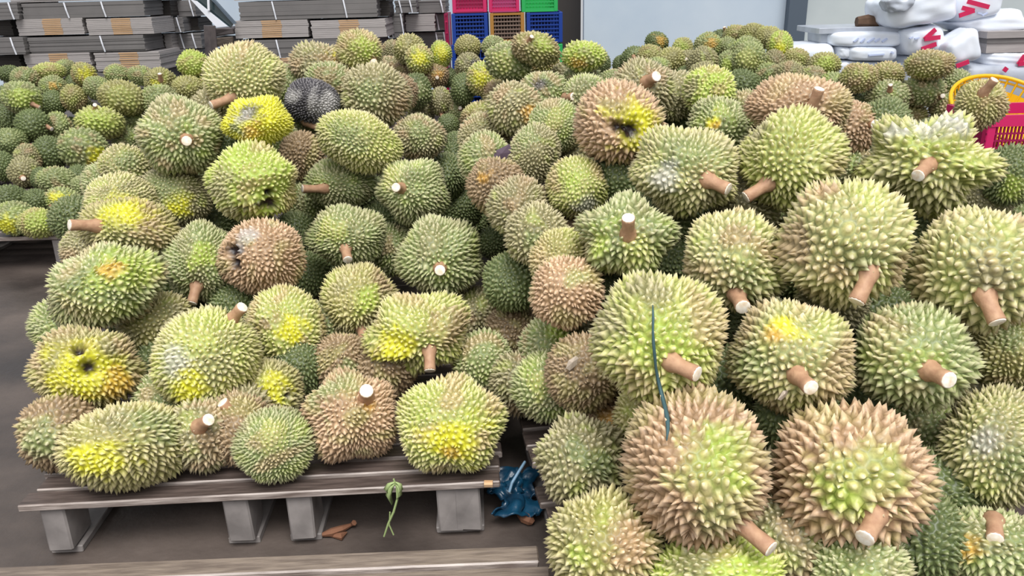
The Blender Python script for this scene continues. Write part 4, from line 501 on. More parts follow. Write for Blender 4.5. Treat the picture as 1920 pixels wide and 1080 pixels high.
CORE = [[-0.51, 3.48, 0.37], [-0.96, 3.04, 0.27], [-1.36, 3.13, 0.47], [-0.72, 3.55, 0.45], [-1.22, 3.38, 0.26], [-0.94, 2.65, 0.3], [-0.87, 3.12, 0.51], [-0.96, 3.49, 0.55], [-0.44, 3.68, 0.34], [-1.18, 3.22, 0.56], [-1.11, 3.6, 0.4], [-1.01, 3.69, 0.54], [-1.24, 3.46, 0.45], [-0.06, 3.54, 0.43], [-1.14, 3.52, 0.65], [-1.44, 3.65, 0.32], [-0.0, 3.36, 0.46], [-1.06, 3.17, 0.71], [-1.45, 3.38, 0.34], [-0.89, 3.4, 0.38], [-1.18, 2.51, 0.3], [-0.01, 3.14, 0.45], [-1.35, 3.6, 0.52], [-0.23, 2.46, 0.33], [-0.71, 3.65, 0.29], [-1.45, 2.67, 0.27], [-1.41, 2.87, 0.26], [-1.59, 3.69, 0.6], [-0.39, 3.21, 0.43], [-0.64, 3.33, 0.53], [-1.19, 2.99, 0.5], [-1.17, 2.83, 0.3], [-0.61, 3.12, 0.3], [-1.55, 3.16, 0.35], [-0.7, 2.89, 0.28], [-0.64, 3.61, 0.68], [-1.04, 3.17, 0.39], [-1.27, 3.58, 0.31], [-1.35, 2.78, 0.45], [-1.53, 2.98, 0.37], [-1.33, 3.17, 0.72], [-0.3, 3.57, 0.38], [-0.96, 3.02, 0.92], [-1.26, 3.69, 0.71], [-1.13, 3.4, 0.79], [-0.05, 2.94, 0.57], [-0.84, 2.43, 0.38], [-1.36, 3.39, 0.61], [-1.2, 3.14, 0.28], [-1.03, 3.28, 0.87], [-0.94, 3.63, 0.26], [-1.09, 2.96, 0.74], [-0.55, 3.22, 0.82], [-0.66, 3.32, 0.27], [-0.48, 2.41, 0.26], [-0.29, 2.87, 0.26], [-1.56, 3.21, 0.54], [-0.88, 3.21, 0.28], [-0.6, 3.1, 0.59], [-1.15, 3.63, 0.88], [-1.1, 3.34, 0.4], [-0.02, 3.67, 0.26], [-1.27, 2.37, 0.38], [-0.65, 3.67, 0.88], [-0.3, 3.38, 0.45], [-0.86, 2.68, 0.56], [-0.8, 3.69, 0.58], [-1.23, 2.64, 0.49], [-0.0, 2.54, 0.26], [-0.39, 3.44, 0.61], [-1.49, 3.54, 0.66], [-1.01, 3.33, 0.62], [-0.09, 3.3, 0.63], [-0.06, 2.75, 0.59], [-0.2, 2.64, 0.29], [-0.0, 3.62, 0.66], [-0.38, 3.68, 0.56], [-1.05, 2.93, 0.4], [-0.89, 3.66, 0.78], [-1.6, 3.55, 0.36], [0.33, 3.15, 0.53], [0.5, 3.24, 0.41], [1.36, 2.85, 0.5], [0.22, 2.72, 0.46], [0.24, 2.79, 0.68], [0.73, 3.26, 0.71], [0.86, 3.27, 0.46], [0.59, 3.07, 0.56], [0.27, 2.88, 0.36], [0.09, 2.36, 0.41], [0.95, 3.0, 0.41], [0.61, 2.4, 0.33], [1.39, 2.42, 0.31], [0.41, 2.99, 0.54], [1.36, 2.68, 0.6], [1.26, 3.13, 0.51], [1.17, 2.22, 0.37], [0.69, 2.66, 0.41], [0.46, 2.51, 0.49], [1.06, 2.63, 0.48], [0.84, 3.16, 0.3], [0.5, 2.09, 0.37], [1.36, 2.5, 0.51], [0.18, 3.07, 0.65], [0.56, 1.92, 0.3], [1.39, 2.82, 0.3], [0.98, 2.22, 0.32], [1.46, 3.22, 0.42], [0.23, 2.11, 0.29], [1.2, 2.73, 0.36], [1.21, 2.86, 0.67], [0.77, 3.02, 0.45], [1.3, 2.31, 0.47], [1.11, 3.21, 0.6], [1.29, 1.88, 0.33], [1.06, 1.98, 0.3], [0.83, 2.95, 0.28], [1.48, 2.99, 0.26], [0.88, 2.66, 0.33], [0.73, 2.98, 0.64], [0.17, 2.51, 0.51], [0.56, 2.92, 0.38], [0.6, 3.21, 0.27], [1.0, 2.88, 0.55], [1.05, 2.34, 0.47], [0.84, 2.23, 0.55], [0.67, 2.25, 0.42], [0.25, 2.45, 0.35], [1.13, 3.25, 0.41], [0.04, 3.21, 0.27], [0.46, 3.21, 0.65], [0.66, 2.82, 0.52], [1.29, 2.08, 0.33], [1.21, 2.6, 0.66], [0.81, 2.56, 0.57], [0.35, 1.84, 0.26], [0.56, 2.71, 0.27], [0.1, 3.02, 0.31], [0.54, 2.21, 0.66], [0.82, 2.42, 0.32], [0.29, 2.26, 0.4], [0.28, 3.2, 0.28], [1.13, 2.11, 0.71], [0.35, 2.68, 0.32], [0.97, 2.8, 0.75], [0.56, 2.66, 0.55], [0.11, 2.82, 0.28], [1.18, 3.11, 0.74], [1.02, 3.13, 0.26], [1.5, 2.28, 0.34], [1.17, 2.98, 0.3], [1.03, 2.13, 0.49], [1.45, 2.12, 0.45], [1.31, 1.92, 0.53], [0.86, 2.48, 0.75], [0.41, 2.72, 0.78], [0.1, 2.91, 0.75], [1.08, 1.6, 0.61], [1.44, 2.61, 0.29], [1.44, 3.24, 0.61], [0.28, 2.05, 0.46], [0.98, 2.81, 0.34], [0.48, 2.53, 0.31], [0.26, 2.35, 0.63], [1.22, 2.49, 0.36], [0.89, 3.06, 0.7], [0.52, 3.03, 0.72], [0.8, 2.01, 0.27], [1.08, 2.4, 0.26], [1.41, 3.02, 0.52], [0.42, 2.48, 0.72], [1.33, 3.08, 0.32], [1.04, 2.64, 0.26], [0.3, 1.6, 0.51], [0.85, 2.74, 0.52], [0.47, 2.29, 0.33], [0.04, 2.65, 0.48], [0.08, 3.27, 0.7], [0.42, 2.78, 0.51], [1.25, 1.67, 0.34], [1.32, 3.28, 0.33], [1.2, 2.31, 0.66], [1.1, 1.43, 0.3], [0.28, 3.26, 0.68], [1.25, 1.75, 0.56], [0.67, 3.27, 0.52], [0.42, 2.92, 0.26], [0.64, 1.74, 0.28], [1.24, 2.1, 0.5], [1.14, 2.99, 0.52], [0.43, 2.26, 0.53], [1.05, 1.96, 0.77], [0.55, 3.29, 0.8], [0.66, 2.49, 0.48], [0.33, 2.94, 0.73], [0.9, 3.24, 0.65], [0.79, 2.82, 0.74], [1.49, 2.84, 0.64], [0.19, 3.28, 0.5], [0.18, 2.62, 0.29], [-2.86, 6.72, 0.31], [-2.24, 6.62, 0.27], [-4.03, 6.51, 0.27], [-3.13, 6.81, 0.32], [-2.72, 7.13, 0.35], [-3.84, 6.94, 0.36], [-2.44, 6.75, 0.31], [-3.27, 7.14, 0.31], [-3.94, 6.28, 0.27], [-2.24, 5.13, 0.34], [-3.47, 6.73, 0.3], [-3.37, 7.02, 0.42], [-2.34, 5.46, 0.3], [-2.74, 6.47, 0.38], [-2.56, 6.35, 0.39], [-2.43, 5.92, 0.3], [-2.94, 5.72, 0.36], [-2.99, 7.19, 0.5], [-2.81, 6.26, 0.35], [-3.73, 6.3, 0.47], [-2.25, 6.13, 0.3], [-2.59, 6.86, 0.63], [-3.0, 6.08, 0.34], [-2.96, 6.97, 0.29], [-3.2, 6.79, 0.5], [-2.34, 7.04, 0.33], [-2.67, 6.06, 0.39], [-2.21, 5.67, 0.34], [-4.21, 6.7, 0.34], [-4.12, 6.89, 0.26], [-3.66, 6.94, 0.45], [-2.21, 7.09, 0.45], [-2.24, 6.36, 0.53], [-2.91, 7.02, 0.47], [-2.5, 6.16, 0.42], [-2.4, 6.56, 0.34], [-3.21, 6.64, 0.38], [-3.79, 7.19, 0.44], [-2.95, 6.44, 0.32], [-2.49, 6.95, 0.29], [-3.4, 6.84, 0.5], [-3.15, 6.27, 0.29], [-2.26, 6.81, 0.31], [-2.61, 6.81, 0.35], [-3.96, 6.73, 0.42], [-3.37, 6.51, 0.27], [-2.24, 5.87, 0.34], [-2.42, 6.86, 0.51], [-2.84, 6.1, 0.45], [-3.72, 6.77, 0.43], [-2.47, 5.61, 0.27], [-3.58, 6.2, 0.29], [-2.35, 6.3, 0.39], [-3.3, 6.95, 0.26], [-2.25, 6.85, 0.62], [-2.51, 7.19, 0.41], [-2.23, 6.71, 0.47], [-2.68, 7.04, 0.66], [-2.84, 5.92, 0.47], [-3.5, 7.17, 0.43], [-2.95, 5.51, 0.26], [-3.06, 5.9, 0.27], [-4.14, 7.09, 0.48], [-3.63, 7.02, 0.27], [-2.33, 7.15, 0.63], [-2.79, 6.93, 0.31], [-4.27, 7.17, 0.36], [-3.19, 6.46, 0.29], [-2.8, 6.63, 0.51], [-2.75, 5.27, 0.26], [-3.63, 7.11, 0.57], [-4.03, 6.88, 0.53], [-2.93, 7.15, 0.32], [-3.95, 7.15, 0.36], [-2.29, 6.67, 0.64], [-2.8, 5.99, 0.29], [-2.21, 6.36, 0.28], [-2.46, 6.55, 0.68], [-2.57, 6.6, 0.3], [-3.04, 6.62, 0.44], [0.44, 4.92, 0.27], [-0.97, 6.17, 0.41], [1.04, 3.96, 0.4], [-1.18, 4.75, 0.33], [0.91, 4.35, 0.29], [0.57, 3.91, 0.26], [0.64, 4.44, 0.47], [-0.9, 4.51, 0.48], [0.58, 4.78, 0.34], [-0.01, 4.91, 0.42], [1.02, 4.87, 0.33], [0.73, 5.37, 0.43], [0.27, 4.88, 0.36], [0.58, 4.09, 0.66], [0.77, 4.58, 0.32], [0.36, 4.48, 0.58], [0.34, 5.49, 0.33], [0.39, 6.19, 0.49], [-1.2, 5.8, 0.7], [-0.8, 5.86, 0.49], [-1.18, 5.48, 0.72], [-0.85, 3.87, 0.29], [-1.16, 3.86, 0.81], [0.89, 4.64, 0.49], [0.45, 4.46, 0.4], [0.73, 3.59, 0.29], [1.18, 5.11, 0.5], [0.65, 4.16, 0.38], [0.84, 4.9, 0.39], [0.27, 6.46, 0.41], [0.98, 4.21, 0.44], [-1.07, 5.95, 0.27], [0.21, 5.22, 0.41], [-0.99, 6.06, 0.59], [-1.03, 4.72, 0.66], [0.4, 5.07, 0.4], [0.71, 5.72, 0.38], [0.23, 6.12, 0.35], [-0.74, 5.24, 0.63], [1.11, 5.62, 0.53], [1.06, 4.9, 0.52], [1.15, 5.93, 0.31], [0.77, 3.43, 0.42], [-0.76, 4.66, 0.35], [1.19, 4.11, 0.28], [0.9, 5.12, 0.5], [0.96, 5.43, 0.32], [-1.09, 5.39, 0.58], [0.55, 4.9, 0.5], [-1.19, 3.93, 0.41], [-0.91, 5.7, 0.36], [0.16, 4.6, 0.62], [0.41, 6.57, 0.5], [0.75, 3.77, 0.35], [0.53, 6.85, 0.53], [0.21, 4.66, 0.33], [-1.18, 5.28, 0.4], [0.41, 4.15, 0.39], [-0.85, 4.15, 0.5], [0.66, 3.91, 0.45], [0.91, 6.04, 0.48], [-0.0, 6.13, 0.26], [-1.13, 5.45, 0.35], [0.66, 6.08, 0.35], [0.87, 3.56, 0.64], [-0.82, 3.91, 0.76], [0.34, 3.61, 0.65], [-1.07, 6.83, 0.27], [0.88, 3.94, 0.55], [-1.09, 6.47, 0.62], [0.6, 5.2, 0.29], [1.15, 5.17, 0.27], [0.76, 6.4, 0.31], [1.05, 3.4, 0.29], [0.64, 6.84, 0.34], [0.01, 5.17, 0.49], [1.01, 6.6, 0.36], [-0.12, 4.29, 0.34], [0.93, 6.42, 0.26], [-0.05, 3.86, 0.41], [0.67, 5.2, 0.5], [0.47, 3.49, 0.29], [0.92, 3.52, 0.31], [0.3, 3.91, 0.38], [-0.88, 5.3, 0.49], [-1.03, 4.33, 0.64], [-1.18, 6.12, 0.63], [0.08, 6.29, 0.34], [0.11, 5.02, 0.53], [0.13, 5.4, 0.5], [0.28, 3.55, 0.46], [-0.1, 5.29, 0.29], [-1.02, 6.56, 0.26], [-0.85, 5.49, 0.56], [-1.07, 5.08, 0.56], [0.71, 5.91, 0.44], [0.99, 5.62, 0.26], [-0.12, 6.58, 0.32], [1.17, 3.85, 0.31], [0.09, 6.82, 0.34], [0.72, 5.51, 0.28], [0.43, 4.65, 0.36], [-0.74, 6.76, 0.28], [-0.99, 4.74, 0.39], [0.83, 6.86, 0.33], [0.43, 5.27, 0.37], [0.92, 5.8, 0.47], [-1.12, 6.07, 0.4], [-0.19, 6.21, 0.26], [-0.98, 5.76, 0.52], [0.09, 6.27, 0.62], [0.41, 3.74, 0.38], [1.19, 4.97, 0.32], [0.75, 4.07, 0.52], [0.18, 6.59, 0.67], [1.0, 3.44, 0.56], [-0.2, 4.91, 0.37], [0.56, 5.6, 0.37], [0.3, 6.9, 0.42], [0.14, 3.81, 0.6], [0.16, 6.87, 0.59], [-1.18, 6.68, 0.27], [-0.06, 4.52, 0.46], [-0.74, 4.57, 0.64], [0.64, 3.44, 0.69], [1.03, 4.43, 0.46], [-1.11, 4.47, 0.46], [0.53, 5.98, 0.54], [-0.83, 4.95, 0.26], [-1.16, 4.93, 0.43], [0.34, 6.29, 0.29], [-0.92, 5.24, 0.31], [-0.76, 3.9, 0.58], [-0.96, 6.39, 0.49], [0.35, 6.71, 0.27], [0.44, 6.35, 0.44], [1.14, 6.14, 0.32], [0.97, 5.47, 0.58], [-0.53, 5.29, 0.27], [1.02, 3.85, 0.64], [0.26, 5.8, 0.52], [0.17, 4.25, 0.5], [0.51, 3.74, 0.65], [1.11, 6.38, 0.33], [1.14, 3.55, 0.5], [-1.01, 4.14, 0.76], [0.71, 4.62, 0.57], [-0.11, 5.11, 0.28], [-0.77, 4.18, 0.81], [0.72, 4.29, 0.28], [-1.17, 6.32, 0.26], [-1.07, 4.03, 0.55], [0.12, 5.05, 0.33], [1.1, 4.25, 0.64], [1.1, 4.71, 0.42], [0.96, 4.62, 0.29], [0.03, 6.63, 0.44], [0.55, 6.56, 0.32], [1.11, 5.29, 0.42], [-0.78, 4.12, 0.3], [-0.11, 4.75, 0.34], [0.26, 6.4, 0.62], [-1.16, 5.67, 0.38], [-1.17, 6.74, 0.48], [-1.12, 4.95, 0.78], [0.72, 6.58, 0.51], [0.53, 4.3, 0.34], [-0.93, 5.12, 0.74], [0.74, 5.03, 0.47], [0.48, 5.74, 0.27], [-1.11, 4.12, 0.37], [0.16, 5.91, 0.33], [1.13, 5.5, 0.4], [-0.24, 6.04, 0.29], [0.48, 4.24, 0.57], [-0.48, 3.89, 0.3], [0.18, 3.96, 0.51], [1.18, 6.75, 0.28], [1.18, 3.74, 0.55], [0.72, 3.69, 0.6], [0.08, 4.17, 0.35], [-0.03, 6.79, 0.62], [-0.57, 4.92, 0.36], [-0.76, 4.9, 0.52], [-0.85, 4.77, 0.78], [1.18, 6.64, 0.43], [0.22, 4.5, 0.41], [0.71, 6.83, 0.56], [0.9, 4.95, 0.63], [0.44, 4.73, 0.56], [-0.22, 6.79, 0.43], [-0.97, 4.57, 0.8], [-1.0, 6.71, 0.39], [-0.97, 5.57, 0.7], [1.11, 5.9, 0.53], [-0.72, 6.53, 0.44], [0.8, 4.38, 0.6], [0.25, 4.23, 0.26], [-0.01, 3.97, 0.59], [0.01, 5.46, 0.37], [1.13, 4.06, 0.57], [0.97, 6.26, 0.32], [-0.1, 5.63, 0.31], [-0.51, 5.11, 0.3], [-0.71, 4.27, 0.41], [0.75, 4.03, 0.31], [0.43, 3.44, 0.67], [0.71, 6.2, 0.48], [-1.0, 5.03, 0.26], [0.26, 4.81, 0.58], [1.2, 4.34, 0.29], [0.26, 5.34, 0.26], [1.02, 3.69, 0.42], [0.3, 4.15, 0.62], [0.8, 5.21, 0.27], [-0.59, 3.84, 0.72], [0.85, 3.74, 0.72], [1.01, 4.67, 0.63], [-0.98, 4.01, 0.29], [0.5, 6.2, 0.34], [0.73, 6.68, 0.27], [0.34, 5.64, 0.47], [0.3, 5.18, 0.56], [0.35, 5.91, 0.36], [-0.92, 5.42, 0.28], [-0.49, 4.23, 0.47], [1.14, 4.58, 0.27], [-1.1, 5.91, 0.56], [0.43, 4.0, 0.61], [0.66, 3.82, 0.77], [0.61, 6.27, 0.63], [-0.45, 3.84, 0.51], [0.03, 5.71, 0.46], [0.11, 4.81, 0.27], [0.62, 6.44, 0.45], [-1.19, 6.52, 0.38], [0.2, 6.59, 0.28], [1.18, 4.32, 0.47], [0.76, 4.17, 0.69], [0.36, 3.35, 0.38], [-0.87, 4.47, 0.3], [-1.14, 3.84, 0.26], [1.09, 6.89, 0.38], [0.82, 6.0, 0.28], [-0.08, 6.76, 0.3], [-0.61, 3.72, 0.49], [0.85, 5.61, 0.43], [0.59, 3.46, 0.45], [1.18, 5.7, 0.34], [0.26, 6.67, 0.48], [0.29, 3.51, 0.26], [-0.43, 6.81, 0.26], [-1.17, 5.86, 0.4], [-0.44, 4.44, 0.44], [0.23, 6.19, 0.72], [-0.86, 5.08, 0.53], [-0.16, 4.58, 0.26], [-1.17, 6.84, 0.63], [-0.52, 4.7, 0.42], [-0.17, 4.13, 0.47], [1.16, 3.4, 0.71], [-0.87, 4.7, 0.54], [-0.31, 3.96, 0.3], [1.16, 4.56, 0.66], [0.91, 6.44, 0.47], [0.51, 6.72, 0.4], [1.17, 3.58, 0.32], [-0.79, 4.36, 0.75], [0.86, 5.33, 0.55], [0.54, 5.91, 0.34], [-1.1, 4.88, 0.6], [-1.18, 4.6, 0.58], [0.7, 6.46, 0.65], [0.67, 3.38, 0.26], [-0.89, 4.93, 0.65], [-0.32, 6.89, 0.74], [-0.71, 5.62, 0.51], [1.97, 6.95, 0.32], [1.45, 7.0, 0.3], [2.06, 6.39, 0.29], [1.57, 6.21, 0.32], [1.39, 7.2, 0.44], [1.75, 6.57, 0.47], [2.05, 6.77, 0.42], [2.02, 7.13, 0.48], [1.63, 6.66, 0.35], [1.71, 7.07, 0.66], [1.61, 5.78, 0.37], [2.16, 5.72, 0.41], [1.66, 6.45, 0.34], [1.94, 6.59, 0.32], [1.28, 6.9, 0.39], [1.78, 7.16, 0.51], [2.14, 7.33, 0.26], [2.17, 6.69, 0.54], [1.52, 7.04, 0.47], [2.18, 7.16, 0.37], [1.84, 6.42, 0.42], [1.53, 5.95, 0.32], [1.33, 5.78, 0.29], [1.66, 6.77, 0.5], [1.82, 7.08, 0.33], [2.19, 6.54, 0.4], [2.03, 5.61, 0.34], [1.78, 6.11, 0.38], [2.15, 6.91, 0.3], [1.88, 5.95, 0.33], [1.41, 6.57, 0.34], [1.66, 7.34, 0.36], [2.04, 6.13, 0.38], [1.32, 7.4, 0.31], [1.79, 6.9, 0.4], [1.23, 6.51, 0.28], [1.75, 5.66, 0.27], [2.12, 5.95, 0.32], [1.37, 6.11, 0.39], [1.17, 7.04, 0.48], [1.46, 6.36, 0.42], [1.56, 6.83, 0.32], [1.78, 6.3, 0.27], [1.58, 6.05, 0.46], [1.39, 6.68, 0.5], [1.24, 7.21, 0.26], [2.17, 6.97, 0.48], [2.0, 7.4, 0.35], [1.23, 6.9, 0.61], [2.19, 7.3, 0.49], [1.12, 7.36, 0.29], [2.07, 5.9, 0.5], [1.47, 5.64, 0.34], [1.91, 7.05, 0.6], [1.19, 7.4, 0.48], [1.48, 7.32, 0.57], [1.56, 6.62, 0.56], [2.0, 6.88, 0.55], [2.03, 6.45, 0.53], [1.49, 7.21, 0.27], [1.89, 7.32, 0.56], [1.94, 6.61, 0.66], [1.93, 6.26, 0.46], [2.19, 6.22, 0.3], [1.95, 7.25, 0.26], [2.13, 6.64, 0.26], [2.15, 7.38, 0.65], [2.0, 5.79, 0.35], [1.42, 5.74, 0.55], [1.64, 7.02, 0.32], [1.63, 5.61, 0.45], [1.84, 6.79, 0.26], [1.95, 6.25, 0.26], [1.13, 7.06, 0.29], [1.28, 6.32, 0.29], [2.17, 6.12, 0.51], [1.11, 7.24, 0.42], [1.46, 6.87, 0.47], [1.7, 5.96, 0.28], [2.64, 5.63, 0.29], [2.79, 5.45, 0.58], [2.38, 5.02, 0.35], [2.41, 5.72, 0.26], [2.12, 5.16, 0.31], [2.81, 5.76, 0.28], [2.63, 5.88, 0.33], [2.48, 5.83, 0.53], [2.78, 5.55, 0.43], [2.38, 5.61, 0.48], [2.94, 5.88, 0.4], [2.88, 5.65, 0.6], [2.02, 5.4, 0.3], [2.66, 5.03, 0.28], [2.27, 5.6, 0.32], [2.99, 5.11, 0.42], [2.55, 5.22, 0.27], [2.42, 5.87, 0.36], [2.0, 5.05, 0.44], [2.58, 5.63, 0.49], [2.73, 5.81, 0.48], [2.33, 5.21, 0.27], [3.0, 5.51, 0.31]]

def fib(n, seed):
    r = np.random.default_rng(seed)
    i = np.arange(n) + .5
    ph = np.arccos(1 - 2 * i / n); th = np.pi * (1 + 5 ** .5) * i
    p = np.stack([np.cos(th) * np.sin(ph), np.sin(th) * np.sin(ph), np.cos(ph)], 1)
    p += r.normal(0, .30, p.shape) * math.sqrt(4 * math.pi / n) * .8
    return p / np.linalg.norm(p, axis=1)[:, None]
def template(n, seed):
    P = fib(n, seed)
    bm = bmesh.new()
    vs = [bm.verts.new(p) for p in P]
    for i, v in enumerate(vs): v.index = i
    res = bmesh.ops.convex_hull(bm, input=vs)
    bm.verts.index_update(); bm.faces.ensure_lookup_table()
    P = np.array([v.co[:] for v in bm.verts])
    T = np.array([[v.index for v in f.verts] for f in bm.faces if len(f.verts) == 3])
    bm.free()
    nrm = np.cross(P[T[:, 1]] - P[T[:, 0]], P[T[:, 2]] - P[T[:, 0]])
    flip = (nrm * P[T[:, 0]]).sum(1) < 0
    T[flip] = T[flip][:, ::-1]
    D = P[T].mean(1); D /= np.linalg.norm(D, axis=1)[:, None]
    m = len(T)
    ed = {}
    for t in range(m):
        for k in range(3): ed[(T[t, k], T[t, (k + 1) % 3])] = t
    quads = []
    for (i, j), t in ed.items():
        t2 = ed.get((j, i))
        if t2 is None: continue
        ki = list(T[t]).index(i); k2 = list(T[t2]).index(i)
        quads.append((i, t2, t, t2 * 3 + k2, t * 3 + ki))
    return P, T, D, np.array(quads)
TPL = {0: [template(900, 1), template(980, 2), template(820, 3), template(1080, 4)], 3: [template(640, 11), template(720, 12), template(560, 13), template(800, 14)], 1: [template(560, 5), template(480, 6)], 2: [template(280, 7), template(320, 8)]}

CB = {  # valley, mid, tip colour; tips also lightened to carry spike highlights
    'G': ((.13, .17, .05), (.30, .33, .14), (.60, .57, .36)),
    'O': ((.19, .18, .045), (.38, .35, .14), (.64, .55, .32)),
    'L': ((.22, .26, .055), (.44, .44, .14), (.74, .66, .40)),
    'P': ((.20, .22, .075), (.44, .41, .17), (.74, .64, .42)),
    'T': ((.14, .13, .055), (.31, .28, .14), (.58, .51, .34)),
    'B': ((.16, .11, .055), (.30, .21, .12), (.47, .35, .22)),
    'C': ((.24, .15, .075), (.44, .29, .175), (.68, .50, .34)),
    'D': ((.07, .095, .03), (.135, .17, .06), (.27, .28, .14)),  # dark green; also darkens the colour of fruit sitting in shade
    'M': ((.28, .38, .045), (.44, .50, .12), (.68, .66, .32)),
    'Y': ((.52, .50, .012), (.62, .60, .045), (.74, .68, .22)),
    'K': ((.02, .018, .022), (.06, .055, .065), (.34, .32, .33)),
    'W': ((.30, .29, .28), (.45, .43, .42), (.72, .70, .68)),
    'H': ((.008, .004, .004), (.014, .006, .006), (.03, .012, .01)),  # wormhole brown, darkened further so the inside reads as unlit
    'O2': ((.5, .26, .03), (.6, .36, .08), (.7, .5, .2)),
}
CB = {k: np.array(v) for k, v in CB.items()}
def sph(la, lo):
    la, lo = math.radians(la), math.radians(lo)
    return np.array([math.cos(la) * math.cos(lo), math.cos(la) * math.sin(lo), math.sin(la)])
def wob(q, seed, f):
    r = np.random.default_rng(seed); s = 0
    for _ in range(5):
        k = r.normal(0, f, 3); s = s + np.sin(q @ k + r.uniform(0, 6.3))
    return s / 5
def rrot(r):
    a = r.normal(size=(3, 3)); q, _ = np.linalg.qr(a)
    if np.linalg.det(q) < 0: q[:, 0] *= -1
    return q
def durian_mesh(idx, kind, sz, pole, base, pts, lobe, seed, far=False):
    r = np.random.default_rng(seed)
    P, T, D, Q = TPL[kind][int(r.integers(len(TPL[kind])))]
    R = rrot(r); P = P @ R.T; D = D @ R.T
    A = np.array(sz) / 1000.0; rm = A.prod() ** (1 / 3)
    n = len(P); pz = sph(*pole)
    ax = np.cross(pz, [.3, .5, .81]); ax /= np.linalg.norm(ax); ay = np.cross(pz, ax)
    sp = math.sqrt(4 * math.pi / n / .87)                        # spacing in units of radius
    hs = min(.17, sp * (1.08 if kind < 2 else .98 if kind == 3 else .72)) * r.uniform(.85, 1.12)
    ph0 = r.uniform(0, 6.28); s1, s2, s3, s4 = [int(x) for x in r.integers(0, 99999, 4)]
    hole = [(sph(la, lo), math.radians(max(rad, 3))) for c, la, lo, rad in pts if c == 'H']
    def shape(q):
        ct = q @ pz; st = np.sqrt(np.clip(1 - ct * ct, 0, 1)); phi = np.arctan2(q @ ay, q @ ax)
        f = 1 + lobe * (np.cos(5 * phi + ph0 + .7 * np.sin(phi + ph0)) * st ** 1.2 - .3) + .07 * wob(q, s1, 2.0)
        f = f - .10 * np.exp(-((1 - ct) / .035))                 # dimple at the stem
        for c, la, lo, rad in pts:
            if c in 'UV':
                a = np.arccos(np.clip(q @ sph(la, lo), -1, 1)) / math.radians(rad); f = f + (.10 if c == 'U' else -.15) * np.exp(-a * a)
        for hd, hr in hole:
            a = np.arccos(np.clip(q @ hd, -1, 1)); f = f - .2 * np.exp(-(a / hr) ** 4)
        return f
    def hfac(q):
        f = 1 + .22 * wob(q, s2, 3.5)
        for c, la, lo, rad in pts:
            if c == 'H': f = f * np.clip(np.arccos(np.clip(q @ sph(la, lo), -1, 1)) / math.radians(max(rad, 3)) - .5, .05, 1)
            if c in 'YKW': f = f * (1 - .35 * np.exp(-(np.arccos(np.clip(q @ sph(la, lo), -1, 1)) / math.radians(rad)) ** 2))
        return f
    An = A * (1 - hs * .62)
    def pos(q): return q * shape(q)[:, None] * An
    def nor(q):
        v = q / An; v /= np.linalg.norm(v, axis=1)[:, None]; return v
    bP = pos(P); bD = pos(D)
    nP = nor(P)
    lean = np.stack([wob(P, s3, 3), wob(P, s3 + 1, 3), wob(P, s3 + 2, 3)], 1) * .35 - pz * .18 + r.normal(0, .10, P.shape)
    dirn = nP + lean - nP * (lean * nP).sum(1)[:, None]
    H = hs * rm * hfac(P) * r.uniform(.85, 1.12, n)
    tips = bP + dirn * H[:, None]
    if True:
        # mid ring: corner (t,k) belongs to spike T[t,k]
        si = T.reshape(-1); ti = np.repeat(np.arange(len(T)), 3)
        mid = bD[ti] * .50 + bP[si] * .50 + dirn[si] * (H[si] * .40)[:, None]
        V = np.concatenate([bD, mid, tips]); oD, oM, oT = 0, len(bD), len(bD) + len(mid)
        q4 = np.stack([oD + Q[:, 1], oD + Q[:, 2], oM + Q[:, 4], oM + Q[:, 3]], 1)
        t3 = np.stack([oM + Q[:, 3], oM + Q[:, 4], oT + Q[:, 0]], 1)
        hgt = np.concatenate([np.zeros(len(bD)), np.full(len(mid), .45), np.ones(n)])
        qq = np.concatenate([D, D[ti] * .5 + P[si] * .5, P])
        spk = np.concatenate([r.uniform(0, 1, len(bD)), r.uniform(0, 1, n)[si], r.uniform(0, 1, n)])
        loops = np.concatenate([q4.reshape(-1), t3.reshape(-1)]); tot = np.concatenate([np.full(len(q4), 4), np.full(len(t3), 3)])
    else:
        V = np.concatenate([bD, tips]); t3 = np.stack([Q[:, 1], Q[:, 2], len(bD) + Q[:, 0]], 1)
        hgt = np.concatenate([np.zeros(len(bD)), np.ones(n)]); qq = np.concatenate([D, P]); spk = r.uniform(0, 1, len(qq))
        loops = t3.reshape(-1); tot = np.full(len(t3), 3)
    qq = qq / np.linalg.norm(qq, axis=1)[:, None]
    me = bpy.data.meshes.new('durian')
    me.vertices.add(len(V)); me.vertices.foreach_set('co', V.astype(np.float32).ravel())
    me.loops.add(len(loops)); me.loops.foreach_set('vertex_index', loops.astype(np.int32))
    me.polygons.add(len(tot)); st = np.concatenate([[0], np.cumsum(tot)[:-1]])
    me.polygons.foreach_set('loop_start', st.astype(np.int32)); me.polygons.foreach_set('loop_total', tot.astype(np.int32))
    me.update(calc_edges=True)
    # colour with tip highlights: valley / flank / tip tones of the fruit, blotched by patches of other tones
    c3 = CB[base].copy()
    # blotches shared by all fruit
    cols = np.repeat(c3[None], len(qq), 0)
    def mixin(cols, tone, wgt): return cols * (1 - wgt)[:, None, None] + CB[tone][None] * wgt[:, None, None]
    nb = wob(qq, s4, 4.5)
    if base in 'GOLPTM': cols = mixin(cols, 'C' if r.random() < .5 else 'T', np.clip(nb * 1.6 - .15, 0, .55)); cols = mixin(cols, 'M', np.clip(-nb * 1.1 - .25, 0, .4))
    if base in 'BC': cols = mixin(cols, 'O', np.clip(nb * 1.6 - .1, 0, .6))
    nn = wob(qq, s4 + 5, 9) * .45 + r.normal(0, .07, len(qq))
